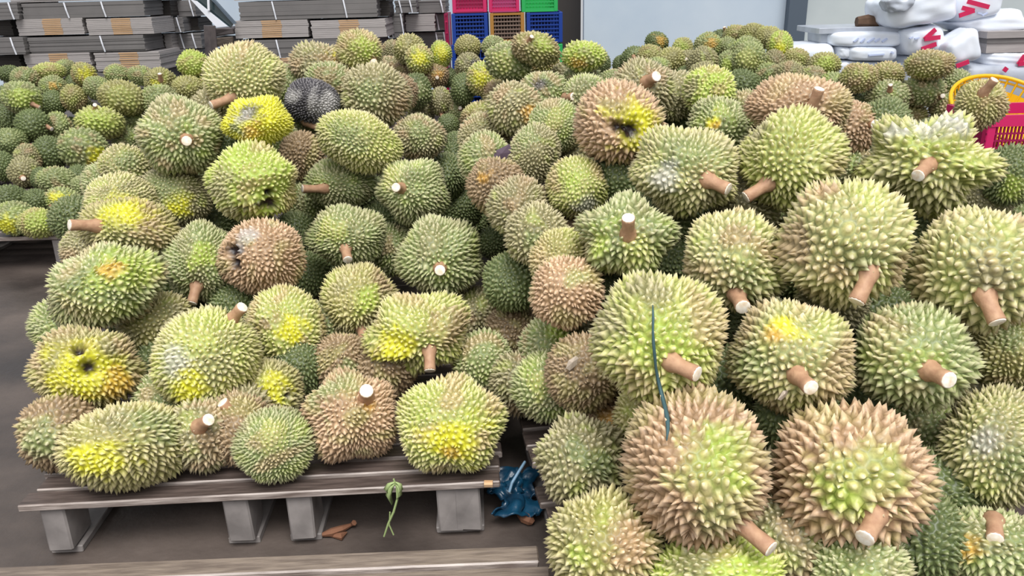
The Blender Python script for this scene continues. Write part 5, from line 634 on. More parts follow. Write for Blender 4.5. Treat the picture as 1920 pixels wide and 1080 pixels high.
    for c, la, lo, rad in pts:
        if c in 'UV': continue
        tone = c
        a = np.arccos(np.clip(qq @ sph(la, lo), -1, 1)) / math.radians(max(rad, 3))
        a = a * (1 + nn) + nn * .6
        if c == 'O': tone = 'O2'; amp = .75
        elif c == 'H': amp = 1; a = a * .85
        elif c == 'Y': amp = .95
        elif c == 'W': amp = .6 if base != 'K' else 1
        else: amp = .85
        wgt = np.clip((1.2 - a) / .7, 0, 1) * amp
        new = mixin(cols, tone, wgt)
        if c in 'YMO': new[:, 2] = cols[:, 2] * .4 + new[:, 2] * .6
        cols = new
    if far: cols[:, 2] = cols[:, 2] * .5 + cols[:, 1] * .5 * np.array([.85, 1.05, .7])
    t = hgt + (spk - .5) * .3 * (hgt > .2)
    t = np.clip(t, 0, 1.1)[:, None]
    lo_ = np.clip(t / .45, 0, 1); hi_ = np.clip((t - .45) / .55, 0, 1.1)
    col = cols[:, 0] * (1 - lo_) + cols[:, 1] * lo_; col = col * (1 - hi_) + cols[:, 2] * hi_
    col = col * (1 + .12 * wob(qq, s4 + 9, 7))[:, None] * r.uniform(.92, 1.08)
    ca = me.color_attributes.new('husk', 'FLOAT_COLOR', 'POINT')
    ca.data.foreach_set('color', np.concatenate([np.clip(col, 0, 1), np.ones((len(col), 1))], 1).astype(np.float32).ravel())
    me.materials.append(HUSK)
    return me, An, pos, hs
def make_stem(root, q, vec, rm, small, seed, pos):
    r = random.Random(seed)
    base = Vector(pos(np.array([q]))[0]); v = Vector(vec) / 1000.0
    L = v.length; n0 = Vector(q).normalized(); d = v.normalized()
    rad = min(.0165, .0135 + rm * .02) * r.uniform(.9, 1.05)
    dd = (d * .75 + n0 * .6).normalized()
    p0 = base - dd * .015; p1 = base + dd * L * .12; p2 = base + (dd * .5 + d * .5) * L * .5; p3 = base + (dd * .2 + d * .85).normalized() * L
    pts = [p0, p1, p2 * .6 + p1 * .4, p2, p2 * .5 + p3 * .5, p3 - (p3 - p2).normalized() * .003, p3]
    s = MB().tube(pts, [rad * 1.55, rad * 1.3, rad * .98, rad * .92, rad * .95, rad * 1.0, rad * .95], 12 if not small else 8).build('stem', MAT['stem'], root, True)
    t = (p3 - p2).normalized()
    c = MB().tube([p3 - t * .0005, p3 + t * .0012, p3 + t * .002], [rad * .95, rad * .93, rad * .8], 12 if not small else 8).build('cut_face', MAT['cut'], s, True)
    c['label'] = 'pale cut end of the stem'
for i, (g, kind, p, eu, sz, pole, st, base, pts, lobe, label, fill) in enumerate(DURIANS):
    me, An, pos, hs = durian_mesh(i, kind, sz, pole, base, pts, lobe, 1000 + i, g in 'BH')
    o = mesh_obj('durian', me)
    o.location = p; o.rotation_euler = [math.radians(a) for a in eu]
    GN = dict(L='durians of the left front pile', R='durians of the right front pile', B='durians of the far-left heap', V='durians of the middle heap', H='durians of the heap before the white wall', W='durians of the heap below the white parcels')
    tag(o, label, 'durian', GN[g] if fill != 1 else 'half-hidden ' + GN[g])
    if st: make_stem(o, sph(st[0], st[1]), st[2:], sum(sz) / 3000, kind == 2, i, pos)
# fruit buried inside the heaps, nobody could pick them apart
def core():
    P, T, D, Q = template(44, 77); bm_v = []; bm_f = []
    n = 0
    for p in CORE:
        R = rrot(nr); s = nr.uniform(.088, .1)
        q = np.concatenate([D * .93, P * 1.02]) @ R.T * s * np.array([1, 1, .92]) + np.array(p)
        bm_v.append(q); bm_f.append(np.stack([Q[:, 1], Q[:, 2], len(D) + Q[:, 0]], 1) + n); n += len(q)
    V = np.concatenate(bm_v); Fc = np.concatenate(bm_f)
    me = bpy.data.meshes.new('durian_core'); me.from_pydata(V.tolist(), [], Fc.tolist())
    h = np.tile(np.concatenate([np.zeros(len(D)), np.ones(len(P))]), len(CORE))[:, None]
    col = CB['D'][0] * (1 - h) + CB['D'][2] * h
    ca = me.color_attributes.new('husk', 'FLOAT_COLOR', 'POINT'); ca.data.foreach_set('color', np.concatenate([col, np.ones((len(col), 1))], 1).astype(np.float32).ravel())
    me.materials.append(HUSK)
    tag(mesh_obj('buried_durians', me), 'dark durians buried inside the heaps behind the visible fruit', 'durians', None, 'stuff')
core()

# ---------------- flattened cartons ----------------
def bundle(u0, u1, v0, v1, y, dep, kind, straps, label, group=None, stripe=None, sx=0, side=()):
    a = at_y(u0, v0, y); b = at_y(u1, v1, y); c = at_y(u1, v0, y)
    x0, x1 = a.x, b.x; z1 = (a.z + c.z) / 2; z0 = b.z if abs(v1 - v0) else z1
    z0 = (at_y(u0, v1, y).z + b.z) / 2
    root = empty('carton_bundle', ((x0 + x1) / 2, y, z0)); tag(root, label, 'cartons', group)
    w = x1 - x0; h = z1 - z0 - .004
    n = 8 if kind != 'plain' else 4
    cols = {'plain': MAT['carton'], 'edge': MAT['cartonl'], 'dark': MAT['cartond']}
    mt = cols[kind]
    nlay = 9
    for k in range(nlay):
        j = rnd.uniform(-.006, .006); jy = rnd.uniform(0, .008)
        MB().box(-w / 2 + j, w / 2 + j, jy, dep, k * h / nlay + (.0012 if kind != 'plain' else .0003), (k + 1) * h / nlay).build('flat_carton', mt, root)
        if stripe:
            sxa, sxb = [(at_y(s, v0, y).x - (x0 + x1) / 2) for s in stripe]
            MB().box(sxa + j, sxb + j, jy - .003, jy + .02, k * h / nlay + h / nlay * .18, (k + 1) * h / nlay - h / nlay * .12).build('corrugated_edge', MAT['kraft'], root)
    for s in straps:
        sx_ = at_y(s, v0, y).x - (x0 + x1) / 2
        MB().tube([(sx_ - .012, -.004, h), (sx_, -.012, h * .5), (sx_ + .008, -.004, 0)], .007, 6).build('strap', MAT['strap'], root)
    for t in side:
        MB().tube([(w / 2 + .004, dep * t, h), (w / 2 + .013, dep * t, h * .5), (w / 2 + .005, dep * t, 0)], .0055, 6).build('strap', MAT['strap'], root)
    return root
Y1 = 7.5
G1 = 'flattened carton bundles in the left stack'; G2 = 'flattened carton bundles in the middle stack'
bundle(12, 287, -30, 2, Y1, .8, 'edge', (), 'pale flattened cartons cut by the top edge, left stack', G1)
bundle(38, 273, 3, 33, Y1, .42, 'plain', (122, 192), 'plain grey carton bundle with two white straps, top of left stack', G1)
bundle(-40, 37, 4, 37, Y1 - .05, .7, 'plain', (18,), 'grey carton block at the upper left corner of the photo', G1)
bundle(28, 159, 34, 66, Y1, .5, 'edge', (), 'pale layered bundle with brown section, second row, left half of left stack', G1, (77, 112))
bundle(160, 289, 33, 65, Y1, .5, 'edge', (), 'pale layered bundle with brown section, second row, right half of left stack', G1, (207, 243))
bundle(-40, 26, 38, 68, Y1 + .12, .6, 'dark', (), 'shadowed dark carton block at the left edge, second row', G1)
bundle(50, 274, 67, 98, Y1, .42, 'plain', (190,), 'plain grey carton bundle with one white strap, third row of left stack', G1)
bundle(-40, 49, 70, 103, Y1 - .06, .6, 'plain', (22,), 'grey carton block with a bowed strap at the left edge, third row', G1)
bundle(43, 174, 99, 134, Y1, .5, 'edge', (), 'pale layered bundle with brown section behind the durians, left of two', G1, (90, 125))
bundle(175, 304, 97, 133, Y1, .5, 'edge', (), 'pale layered bundle with brown section behind the durians, right of two', G1, (222, 257))
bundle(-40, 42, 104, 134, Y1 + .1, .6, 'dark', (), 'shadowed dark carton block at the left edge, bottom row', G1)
for (a, b, lab) in ((0, 150, 'left'), (151, 300, 'right')):
    for v in (135, 167):
        bundle(a, b, v, v + 31, Y1, .5, 'plain', (), 'lowest carton bundle of the left stack, hidden behind durians', 'hidden lowest carton bundles')
# side of the left stack, going back
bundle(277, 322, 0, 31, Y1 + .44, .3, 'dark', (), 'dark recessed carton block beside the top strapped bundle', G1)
bundle(318, 368, 0, 31, Y1 + .62, .6, 'plain', (327, 357), 'grey carton block with two straps, top right rear of left stack', G1)
bundle(291, 346, 32, 61, Y1 + .52, .5, 'plain', (300, 333), 'grey carton block with two straps, second row rear of left stack', G1)
bundle(346, 374, 33, 58, Y1 + .7, .4, 'dark', (), 'small dark hole at the right rear of left stack, filled with a shade-toned block', G1)  # dark block stands in for the shade inside the hole
bundle(272, 309, 64, 92, Y1 + .44, .3, 'dark', (295,), 'dark strapped recess, third row of left stack, filled with a shade-toned block', G1)  # shade of the recess put into a dark block
bundle(306, 325, 63, 91, Y1 + .46, .3, 'edge', (), 'small pale carton end beside the dark recess', G1)
bundle(326, 380, 62, 91, Y1 + .6, .6, 'plain', (340, 362), 'grey carton block with two straps above the lone green durian', G1)
bundle(305, 352, 93, 122, Y1 + .52, .5, 'plain', (315,), 'grey carton block with faint strap, bottom row rear of left stack', G1)
for v in (92, 123, 154, 185): bundle(353 if v == 92 else 306, 380, v, v + 30, Y1 + .62, .5, 'plain', (), 'grey carton block low at the rear, hidden behind durians', 'hidden rear carton blocks')
bundle(434, 725, -36, -2, Y1, .6, 'edge', (), 'pale flattened cartons cut by the top edge, middle stack', G2)
bundle(446, 709, 0, 35, Y1, .6, 'plain', (512, 646), 'plain grey carton bundle with two white straps, top of middle stack', G2)
bundle(438, 580, 37, 71, Y1, .6, 'edge', (), 'pale layered bundle with brown section, left one in the middle stack', G2, (489, 526))
bundle(582, 725, 36, 71, Y1, .6, 'edge', (), 'pale layered bundle with brown section, right one in the middle stack', G2, (635, 672))
bundle(446, 714, 72, 107, Y1, .6, 'plain', (520,), 'grey carton bundle with one white strap behind the left peak durian', G2)
bundle(450, 590, 108, 142, Y1, .6, 'edge', (), 'pale layered bundle low in the middle stack behind durians', G2, (522, 556))
bundle(592, 728, 108, 142, Y1, .6, 'edge', (), 'pale layered bundle lowest right of middle stack behind durians', 'hidden lowest carton bundles')
for v in (143, 178): bundle(450, 720, v, v + 34, Y1, .6, 'plain', (), 'lowest carton bundle of the middle stack, hidden behind durians', 'hidden lowest carton bundles')
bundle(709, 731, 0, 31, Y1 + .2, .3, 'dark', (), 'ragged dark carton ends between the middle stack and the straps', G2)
Y2 = 8.3
bundle(740, 782, 0, 24, Y2 - .3, .5, 'plain', (750, 770), 'grey carton block with two bowed straps, top row near the crates', G2)
bundle(727, 758, 25, 70, Y2 - .3, .5, 'plain', (732, 753), 'grey carton block with two bright straps right of the middle stack', G2)
bundle(783, 836, 0, 24, Y2 - .1, .5, 'plain', (828,), 'grey carton block with one strap touching the red crate', G2)
bundle(759, 816, 26, 59, Y2 - .15, .5, 'edge', (), 'greyish brown layered bundle between the straps and the crates', G2)
bundle(817, 838, 25, 56, Y2, .5, 'plain', (820,), 'narrow grey carton block beside the blue crate', G2)
bundle(762, 838, 60, 92, Y2, .5, 'plain', (819, 834), 'low grey carton block with thin straps behind the skyline durians', G2)
for v in (93, 124): bundle(727, 838, v, v + 30, Y2, .5, 'plain', (), 'lowest carton block left of the crates, hidden behind durians', 'hidden lowest carton bundles')
bundle(727, 761, 71, 92, Y2, .5, 'plain', (), 'lowest carton block left of the crates, hidden behind durians', 'hidden lowest carton bundles')
# things between the two stacks
def box_px(mb, u0, u1, v0, v1, y, dep, **k):
    a = at_y(u0, v0, y); b = at_y(u1, v1, y); return mb.box(a.x, b.x, y, y + dep, b.z, a.z, **k)
a = at_y(393, 48, 7.35); b = at_y(405, 200, 7.35)
MBx = MB().tube([(a.x, 7.35, a.z), ((a.x + b.x) / 2 - .0, 7.35, (a.z + b.z) / 2), (b.x, 7.35, 0)], [.055, .06, .065], 6)
tag(MBx.build('wooden_post', MAT['woody']), 'upright dark grey plank standing between the two carton stacks', 'post')
def crosspiece(v0, v1, m, lab):
    tag(box_px(MB(), 398, 438, v0, v1, 7.6, .3, jit=.01, bev=.008).build('wooden_beam', MAT[m]), lab, 'beam')
crosspiece(52, 66, 'woody', 'grey beam end just under the white sheet between the stacks')
crosspiece(70, 88, 'woodb', 'brown beam end between the two carton stacks')
crosspiece(94, 112, 'woody', 'lowest grey beam end above the left peak durian')
tag(box_px(MB(), 396, 440, 112, 222, 7.65, .3).build('timber_block', MAT['cartond']), 'dark timber block supporting the beam ends', 'timber')
def sheet_thing():
    root = empty('display_panel', at_y(395, 25, 7.45)); tag(root, 'tilted dark glazed panel with a white strip between the carton stacks', 'panel')
    def quad(pts, y, th, name, m):
        P = [at_y(u, v, y) - Vector(root.location) for u, v in pts]; bm = MB()
        f = [bm.bm.verts.new(p) for p in P]; k = [bm.bm.verts.new(p + Vector((0, th, 0))) for p in P]
        bm.bm.faces.new(f); bm.bm.faces.new(k[::-1])
        for i in range(4): bm.bm.faces.new((f[i], f[(i + 1) % 4], k[(i + 1) % 4], k[i]))
        return bm.build(name, MAT[m], root)
    quad([(356, -8), (388, -8), (438, 42), (432, 52)], 7.42, .03, 'glass_pane', 'glass')
    quad([(358, 0), (368, 2), (425, 49), (406, 51)], 7.36, .02, 'white_strip', 'strap')
    quad([(388, -10), (392, -10), (441, 44), (437, 45)], 7.40, .05, 'frame', 'steel')
    quad([(388, -6), (392, -6), (393, 20), (389, 20)], 7.35, .015, 'hanging_tape', 'strap')
sheet_thing()

# ---------------- crates ----------------
def crate(u0, u1, v0, v1, y, dep, post, lattice, label, group='plastic crates stacked by the back wall', hidden=False, slats=6, bars=9):
    a = at_y(u0, v0, y); b = at_y(u1, v1, y); w = b.x - a.x; z0 = at_y((u0 + u1) / 2, v1, y).z; z1 = at_y((u0 + u1) / 2, v0, y).z; h = z1 - z0
    root = empty('crate', ((a.x + b.x) / 2, y, z0)); tag(root, label, 'crate', group)
    pw = w * .11; t = .012
    for sx in (-1, 1):
        for sy in (0, 1):
            x0 = -w / 2 if sx < 0 else w / 2 - pw; y0 = 0 if not sy else dep - pw
            MB().box(x0, x0 + pw, y0, y0 + pw, 0, h, bev=.004).build('corner_post', MAT[post], root)
    MB().box(-w / 2 + .002, w / 2 - .002, .002, dep - .002, 0, .012).build('base', MAT[lattice], root)
    for nm, zz in (('top_rim', h - .02), ('bottom_rim', 0.012)):
        m = MB(); 
        m.box(-w / 2 + pw, w / 2 - pw, .004, .018, zz, zz + .019); m.box(-w / 2 + pw, w / 2 - pw, dep - .018, dep - .004, zz, zz + .019)
        m.box(-w / 2 + .004, -w / 2 + .018, pw, dep - pw, zz, zz + .019); m.box(w / 2 - .018, w / 2 - .004, pw, dep - pw, zz, zz + .019); m.build(nm, MAT[post], root)
    for i in range(slats):
        zc = .035 + (h - .06) * (i + .5) / slats
        MB().box(-w / 2 + pw, w / 2 - pw, .008, .016, zc - .006, zc + .006).build('slat', MAT[lattice], root)
    m = MB()
    for i in range(bars):
        xc = -w / 2 + pw + (w - 2 * pw) * (i + .5) / bars; m.box(xc - .0035, xc + .0035, .016, .021, .03, h - .02)
    m.box(-w / 2 + .008, -w / 2 + .014, pw, dep - pw, .03, h - .02); m.box(w / 2 - .014, w / 2 - .008, pw, dep - pw, .03, h - .02); m.box(-w / 2 + pw, w / 2 - pw, dep - .016, dep - .01, .03, h - .02)
    m.build('lattice', MAT[lattice], root)
    return root
YC = 7.7
crate(846, 913, -32, 24, YC, .5, 'crimson', 'magenta', 'dark magenta crate on top of the left blue crate')
crate(915, 974, -33, 23, YC, .5, 'crimson', 'pinkc', 'pink crate on top of the ochre-framed crate')
crate(977, 1046, -34, 22, YC, .5, 'green', 'green', 'green crate at the top right of the crate stack')
crate(846, 916, 25, 82, YC, .5, 'blue', 'blue', 'blue crate at the left of the lower visible row')
crate(918, 984, 24, 81, YC, .5, 'ochre', 'brownc', 'brown crate with ochre corner posts between two blue crates')
crate(987, 1055, 23, 80, YC, .5, 'blue', 'blue', 'blue crate at the right under the green crate')
for u0, u1, p in ((846, 916, 'blue'), (918, 984, 'magenta'), (987, 1055, 'green')):
    crate(u0, u1, 83, 139, YC, .5, p, p, 'crate of a lower row of the stack, hidden behind durians', 'hidden lower crates', slats=3, bars=4)
    crate(u0, u1, 140, 196, YC, .5, p, p, 'crate of a lower row of the stack, hidden behind durians', 'hidden lower crates', slats=3, bars=4)
crate(832, 844, 25, 100, YC + .3, .4, 'magenta', 'crimson', 'narrow dark red crate edge behind the left blue crate', slats=3, bars=3)
crate(832, 844, 101, 190, YC + .3, .4, 'magenta', 'crimson', 'crate of a lower row of the stack, hidden behind durians', 'hidden lower crates', slats=3, bars=3)
# red crate and yellow basket at the right
YP = 3.55
zt = at_y(1890, 216, YP).z; xl = at_y(1856, 220, YP).x
def red_crates():
    for k, (z0, z1) in enumerate(((zt - .29, zt), (0.0, zt - .295))):
        w, dep, h = .50, .36, z1 - z0
        root = empty('crate', (xl + w / 2, YP, z0)); tag(root, 'crimson crate under the yellow basket at the right edge' if k == 0 else 'lower crate under the crimson one, hidden behind durians', 'crate', 'crates at the right edge')
        for sx in (-1, 1):
            for sy in (0, 1): MB().box(sx * w / 2 - (.04 if sx > 0 else 0), sx * w / 2 + (.04 if sx < 0 else 0), sy * (dep - .04), sy * (dep - .04) + .04, 0, h, bev=.004).build('corner_post', MAT['crimson'], root)
        for nm, z in (('top_rim', h - .05), ('bottom_rim', 0)):
            MB().box(-w / 2, w / 2, -.004, .012, z, z + .05).box(-w / 2, w / 2, dep - .012, dep + .004, z, z + .05).box(-w / 2 - .004, -w / 2 + .01, 0, dep, z, z + .05).box(w / 2 - .01, w / 2 + .004, 0, dep, z, z + .05).build(nm, MAT['crimson'], root)
        for i in range(26):
            x = -w / 2 + .045 + (w - .09) * i / 25; MB().box(x - .0035, x + .0035, .0, .008, .05, h - .05).build('bar', MAT['magenta'], root)
        for i in range(5):
            z = .05 + (h - .1) * (i + 1) / 6; MB().box(-w / 2, w / 2, .001, .007, z - .004, z + .004).build('cross_rib', MAT['magenta'], root)
        for sx in (-1, 1): MB().box(sx * (w / 2 - .01), sx * (w / 2 - .004), .01, dep - .01, .05, h - .05).build('side_wall', MAT['magenta'], root)
        MB().box(-w / 2 + .01, w / 2 - .01, .01, dep - .01, .002, .012).build('base', MAT['magenta'], root)
red_crates()
def basket():
    R0, R1, h = .195, .275, .18
    th = math.radians(30); rc = at_y(1884, 200, 4.36)
    root = empty('basket', rc - Vector((0, -h * math.sin(th), h * math.cos(th)))); root.rotation_euler = (th, 0, 0); tag(root, 'round yellow plastic basket tilted forward behind the crimson crate', 'basket')
    def ring(R, z, rad, name):
        pts = [(R * math.cos(a), R * math.sin(a), z) for a in [2 * math.pi * k / 48 for k in range(49)]]
        MB().tube(pts, rad, 8, False).build(name, MAT['yellow'], root, True)
    ring(R1, h, .011, 'rim'); ring(R1 - .004, h - .028, .006, 'band'); ring(R0 + .01, .07, .006, 'band'); ring(R0, .008, .009, 'foot_ring')
    for k in range(34):
        a = 2 * math.pi * k / 34; c, s = math.cos(a), math.sin(a)
        MB().tube([(R0 * c, R0 * s, .008), ((R0 * .75 + R1 * .25) * c, (R0 * .75 + R1 * .25) * s, .05), (R1 * c, R1 * s, h)], .0062, 5).build('rib', MAT['yellow'], root)
    pts = MB(); pts.tube([(0, 0, .001), (0, 0, .012)], R0, 40).build('bottom', MAT['yellow'], root)
    m = MB(); n = 40
    va = [m.bm.verts.new((R0 * math.cos(2 * math.pi * k / n), R0 * math.sin(2 * math.pi * k / n), .01)) for k in range(n)]
    f = .62; vb = [m.bm.verts.new(((R0 * (1 - f) + R1 * f) * math.cos(2 * math.pi * k / n), (R0 * (1 - f) + R1 * f) * math.sin(2 * math.pi * k / n), .01 + (h - .01) * f)) for k in range(n)]
    for k in range(n): m.bm.faces.new((va[k], va[(k + 1) % n], vb[(k + 1) % n], vb[k]))
    m.build('side_wall', MAT['yellow'], root, True)
basket()
def support():
    # crate the basket is propped on
    root = empty('crate', (xl + .30, 4.18, .0)); tag(root, 'crate under the tilted yellow basket, hidden behind the crimson crate', 'crate', 'crates at the right edge')
    w, dep, h = .5, .4, .29
    for sx in (-1, 1):
        for sy in (0, 1): MB().box(sx * w / 2 - (.04 if sx > 0 else 0), sx * w / 2 + (.04 if sx < 0 else 0), sy * (dep - .04), sy * (dep - .04) + .04, 0, h).build('corner_post', MAT['magenta'], root)
    for sy in (0, 1):
        for i in range(6): MB().box(-w / 2, w / 2, sy * (dep - .012), sy * (dep - .012) + .012, h * (i + .1) / 6, h * (i + .8) / 6).build('slat', MAT['magenta'], root)
support()

# ---------------- white parcels ----------------
def parcel(name, quad, y, dep, m, label, wr=.012, seed=0, group='white wrapped parcels in the far right corner', pw=5):
    # rounded, wrinkled block whose front face has the four given corners (clockwise from top left)
    c = [at_y(u, v, y) for u, v in quad]
    ctr = sum(c, Vector()) / 4; ctr.y = y + dep / 2
    N = 14; bm = bmesh.new(); bmesh.ops.create_cube(bm, size=2); bmesh.ops.subdivide_edges(bm, edges=bm.edges[:], cuts=N, use_grid_fill=True)
    r = np.random.default_rng(seed + 50); V = np.array([v.co[:] for v in bm.verts])
    nn = (np.abs(V) ** pw).sum(1) ** (1 / pw); V = V / nn[:, None]
    V = V * (1.0)
    wv = wob(V, seed, 4) * .5 + wob(V * np.array([1, 1, .4]), seed + 3, 9) * .5
    for v, q, k in zip(bm.verts, V, wv):
        s = (q[0] + 1) / 2; t = (1 - q[2]) / 2; top = c[0].lerp(c[1], s); bot = c[3].lerp(c[2], s); p = top.lerp(bot, t)
        v.co = Vector((p.x, y + dep * (q[1] + 1) / 2, p.z)) - ctr + Vector(q).normalized() * float(k) * wr
    me = bpy.data.meshes.new(name); bm.to_mesh(me); bm.free(); me.polygons.foreach_set('use_smooth', [True] * len(me.polygons)); me.materials.append(MAT[m])
    o = mesh_obj(name, me); o.location = ctr; tag(o, label, 'parcel', group); o['_y'] = y
    return o
def marks(o, y, strokes, m='red', rad=.016, name='red_mark'):
    for k, pts in enumerate(strokes):
        P = [at_y(u, v, y) - Vector(o.location) for u, v in pts]
        b = MB()
        for a, c in zip(P, P[1:]):
            d = (c - a).normalized(); nrm = Vector((-d.z, 0, d.x)) * rad
            b.bm.verts.ensure_lookup_table()
            a = a - Vector((0, .004 * len(b.bm.faces) / 6, 0)); c = c - Vector((0, .004 * len(b.bm.faces) / 6, 0)); q = [a - nrm - d * rad * .3, a + nrm - d * rad * .3, c + nrm + d * rad * .3, c - nrm + d * rad * .3]
            f = [b.bm.verts.new(x) for x in q]; g = [b.bm.verts.new(x + Vector((0, .012, 0))) for x in q]
            b.bm.faces.new(f); b.bm.faces.new(g[::-1])
            for i in range(4): b.bm.faces.new((f[i], f[(i + 1) % 4], g[(i + 1) % 4], g[i]))
        b.build(name, MAT[m], o)
PY = 6.4
q = parcel
q('parcel', [(1486, 86), (1572, 80), (1575, 148), (1486, 148)], PY, .5, 'wrap', 'long white parcel lying lowest left, beside the steel post foot', .006, 1)
a = q('parcel', [(1563, 60), (1700, 58), (1702, 90), (1560, 90)], PY - .02, .5, 'wrap', 'flat white parcel with faint lettering, upper of the two long ones', .008, 2)
marks(a, PY - .035, [[(1602, 78), (1610, 72)], [(1615, 79), (1622, 73)], [(1628, 79), (1640, 72)], [(1642, 78), (1650, 73)], [(1655, 78), (1664, 73)]], 'blueink', .006, 'faint_lettering')
a = q('parcel', [(1597, 88), (1690, 88), (1690, 116), (1595, 116)], PY - .06, .5, 'wrap', 'flat white parcel directly under the faintly lettered one', .006, 3)
marks(a, PY - .075, [[(1630, 104), (1658, 102)], [(1672, 98), (1676, 100)]], 'blueink', .006, 'faint_lettering')
q('parcel', [(1572, 88), (1600, 88), (1600, 112), (1574, 112)], PY, .4, 'wrap', 'short rounded white parcel end beside the lower long parcel', .006, 4)
q('parcel', [(1560, 113), (1710, 117), (1698, 148), (1560, 148)], PY, .5, 'wrap', 'white parcel at the bottom, its lower part behind durians', .006, 5)
tag(box_px(MB(), 1536, 1695, 53, 60, PY + .05, .5, bev=.004).build('grey_sheet', MAT['wrapg']), 'grey sheet lying over the long white parcels', 'sheet')
tag(box_px(MB(), 1540, 1575, 60, 82, PY + .1, .3, jit=.01, bev=.01).build('grey_bag', MAT['wrapg']), 'crumpled grey bag under the left end of the grey sheet', 'bag')
wd = MB(); pp = [at_y(u, v, PY + .15) for u, v in ((1606, 41), (1625, 40), (1645, 43), (1672, 44))]
tag(wd.tube(pp, [.038, .052, .042, .04], 7).build('log', mat('brown_log', (.09, .05, .03), .8, col2=(.16, .095, .06), scale=12, bump=.4)), 'short brown log lying on the grey sheet', 'log')
q('parcel', [(1660, 0), (1800, -30), (1808, 38), (1672, 58)], PY - .12, .5, 'wrap', 'big white parcel at the top with a grey crumpled flap', .02, 6)
q('parcel_flap', [(1656, -2), (1722, -22), (1716, 10), (1670, 27)], PY - .18, .1, 'wrapg', 'grey crumpled plastic flap hanging over the big top parcel', .035, 7)
a = q('parcel', [(1694, 56), (1778, 44), (1782, 100), (1704, 108)], PY - .08, .5, 'wrap', 'white parcel with red angle and bar marks, left one', .012, 8)
marks(a, PY - .10, [[(1754, 56), (1735, 73), (1762, 70)], [(1730, 92), (1755, 83)]])
marks(a, PY - .10, [[(1706, 72), (1712, 70)], [(1716, 73), (1724, 71)]], 'blueink', .005, 'faint_lettering')
q('parcel', [(1700, 106), (1780, 100), (1782, 188), (1702, 188)], PY, .5, 'wrap', 'white parcel under the left red-marked one, mostly behind a durian', .01, 9)
a = q('parcel', [(1808, -14), (1900, -30), (1880, 30), (1796, 46)], PY - .02, .5, 'wrap', 'white parcel with red bar and angle, upper right', .012, 10)
marks(a, PY - .05, [[(1816, 3), (1854, 13)], [(1806, 15), (1826, 20), (1800, 29)]])
marks(a, PY - .05, [[(1834, 24), (1842, 26)], [(1843, 29), (1852, 24)]], 'blueink', .005, 'faint_lettering')
q('parcel', [(1786, 44), (1925, 12), (1940, 58), (1840, 68)], PY, .5, 'wrap', 'long slanting white parcel in the right corner above the grey carton', .012, 11)
a = q('parcel', [(1782, 84), (1838, 48), (1848, 112), (1786, 122)], PY - .25, .3, 'wrap', 'tilted white slab-like parcel with greyish edges, right of centre corner', .01, 12)
marks(a, PY - .285, [[(1795, 124), (1816, 116)]])
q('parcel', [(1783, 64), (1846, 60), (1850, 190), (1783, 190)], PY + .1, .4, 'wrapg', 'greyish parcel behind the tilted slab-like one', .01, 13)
a = q('parcel', [(1850, 98), (1960, 96), (1960, 128), (1850, 128)], PY - .1, .5, 'wrap', 'white parcel below the grey cartons with red mark at the photo edge', .012, 14)
marks(a, PY - .13, [[(1922, 105), (1911, 120), (1930, 118)]])
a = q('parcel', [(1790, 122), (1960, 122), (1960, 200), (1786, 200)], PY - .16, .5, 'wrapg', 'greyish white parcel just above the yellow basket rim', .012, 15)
marks(a, PY - .19, [[(1884, 133), (1888, 128)]])
for k, (v0, v1) in enumerate(((60, 69), (70, 79), (80, 96))):
    o = box_px(MB(), 1852, 1970, v0, v1 - .5, PY - .1 + .01 * k, .45, jit=.004).build('flat_carton', MAT['cartonl' if k != 1 else 'carton']); tag(o, ['topmost', 'middle', 'lowest'][k] + ' of the three grey flat cartons among the parcels', 'carton', 'grey flat cartons among the parcels')
for (u0, u1, v0, v1, s) in ((1700, 1960, 190, 250, 20), (1490, 1700, 150, 235, 21)):
    parcel('parcel', [(u0, v0), (u1, v0), (u1, v1), (u0, v1)], PY, .5, 'wrap', 'bottom parcel of the white heap, hidden behind durians', .01, s, 'hidden bottom parcels')

# ---------------- litter ----------------
def crumple(name, pts, m, label, cat, amp=.02, seed=1, up=.06, thick=.004):
    bm = bmesh.new(); bmesh.ops.create_grid(bm, x_segments=26, y_segments=26, size=1)
    V = np.array([v.co[:] for v in bm.verts]); c = [Vector(p) for p in pts]; ctr = sum(c, Vector()) / 4; ctr.z = 0
    hz = (wob(V, seed, 3.2) * .5 + .5) * up + np.abs(wob(V, seed + 1, 9)) * amp; dx = wob(V, seed + 2, 5) * amp * 2; dy = wob(V, seed + 3, 5) * amp * 2
    for v, a, b, cc in zip(bm.verts, hz, dx, dy):
        s, t = (v.co.x + 1) / 2, (v.co.y + 1) / 2
        p = c[0].lerp(c[1], s).lerp(c[3].lerp(c[2], s), t); v.co = Vector((p.x + b, p.y + cc, .006 + float(a))) - ctr
    me = bpy.data.meshes.new(name); bm.to_mesh(me); bm.free(); me.polygons.foreach_set('use_smooth', [True] * len(me.polygons)); me.materials.append(MAT[m])
    o = mesh_obj(name, me); o.location = ctr; s = o.modifiers.new('thickness', 'SOLIDIFY'); s.thickness = thick
    tag(o, label, cat); return o
bg_ = crumple('plastic_bag', [at_z(912, 905, .02), at_z(1000, 905, .02), at_z(1000, 975, 0), at_z(930, 1000, 0)], 'bluebag', 'crumpled dark blue plastic bag on the floor between the pallets', 'bag', .022, 4, .06)
sp = [at_z(984, 866, .10), at_z(972, 885, .10), at_z(960, 905, .09), at_z(955, 922, .07)]
tag(MB().tube([p for p in sp], .0035, 6).build('string', MAT['bluestring']), 'pale blue string slanting up from the blue plastic bag', 'string')
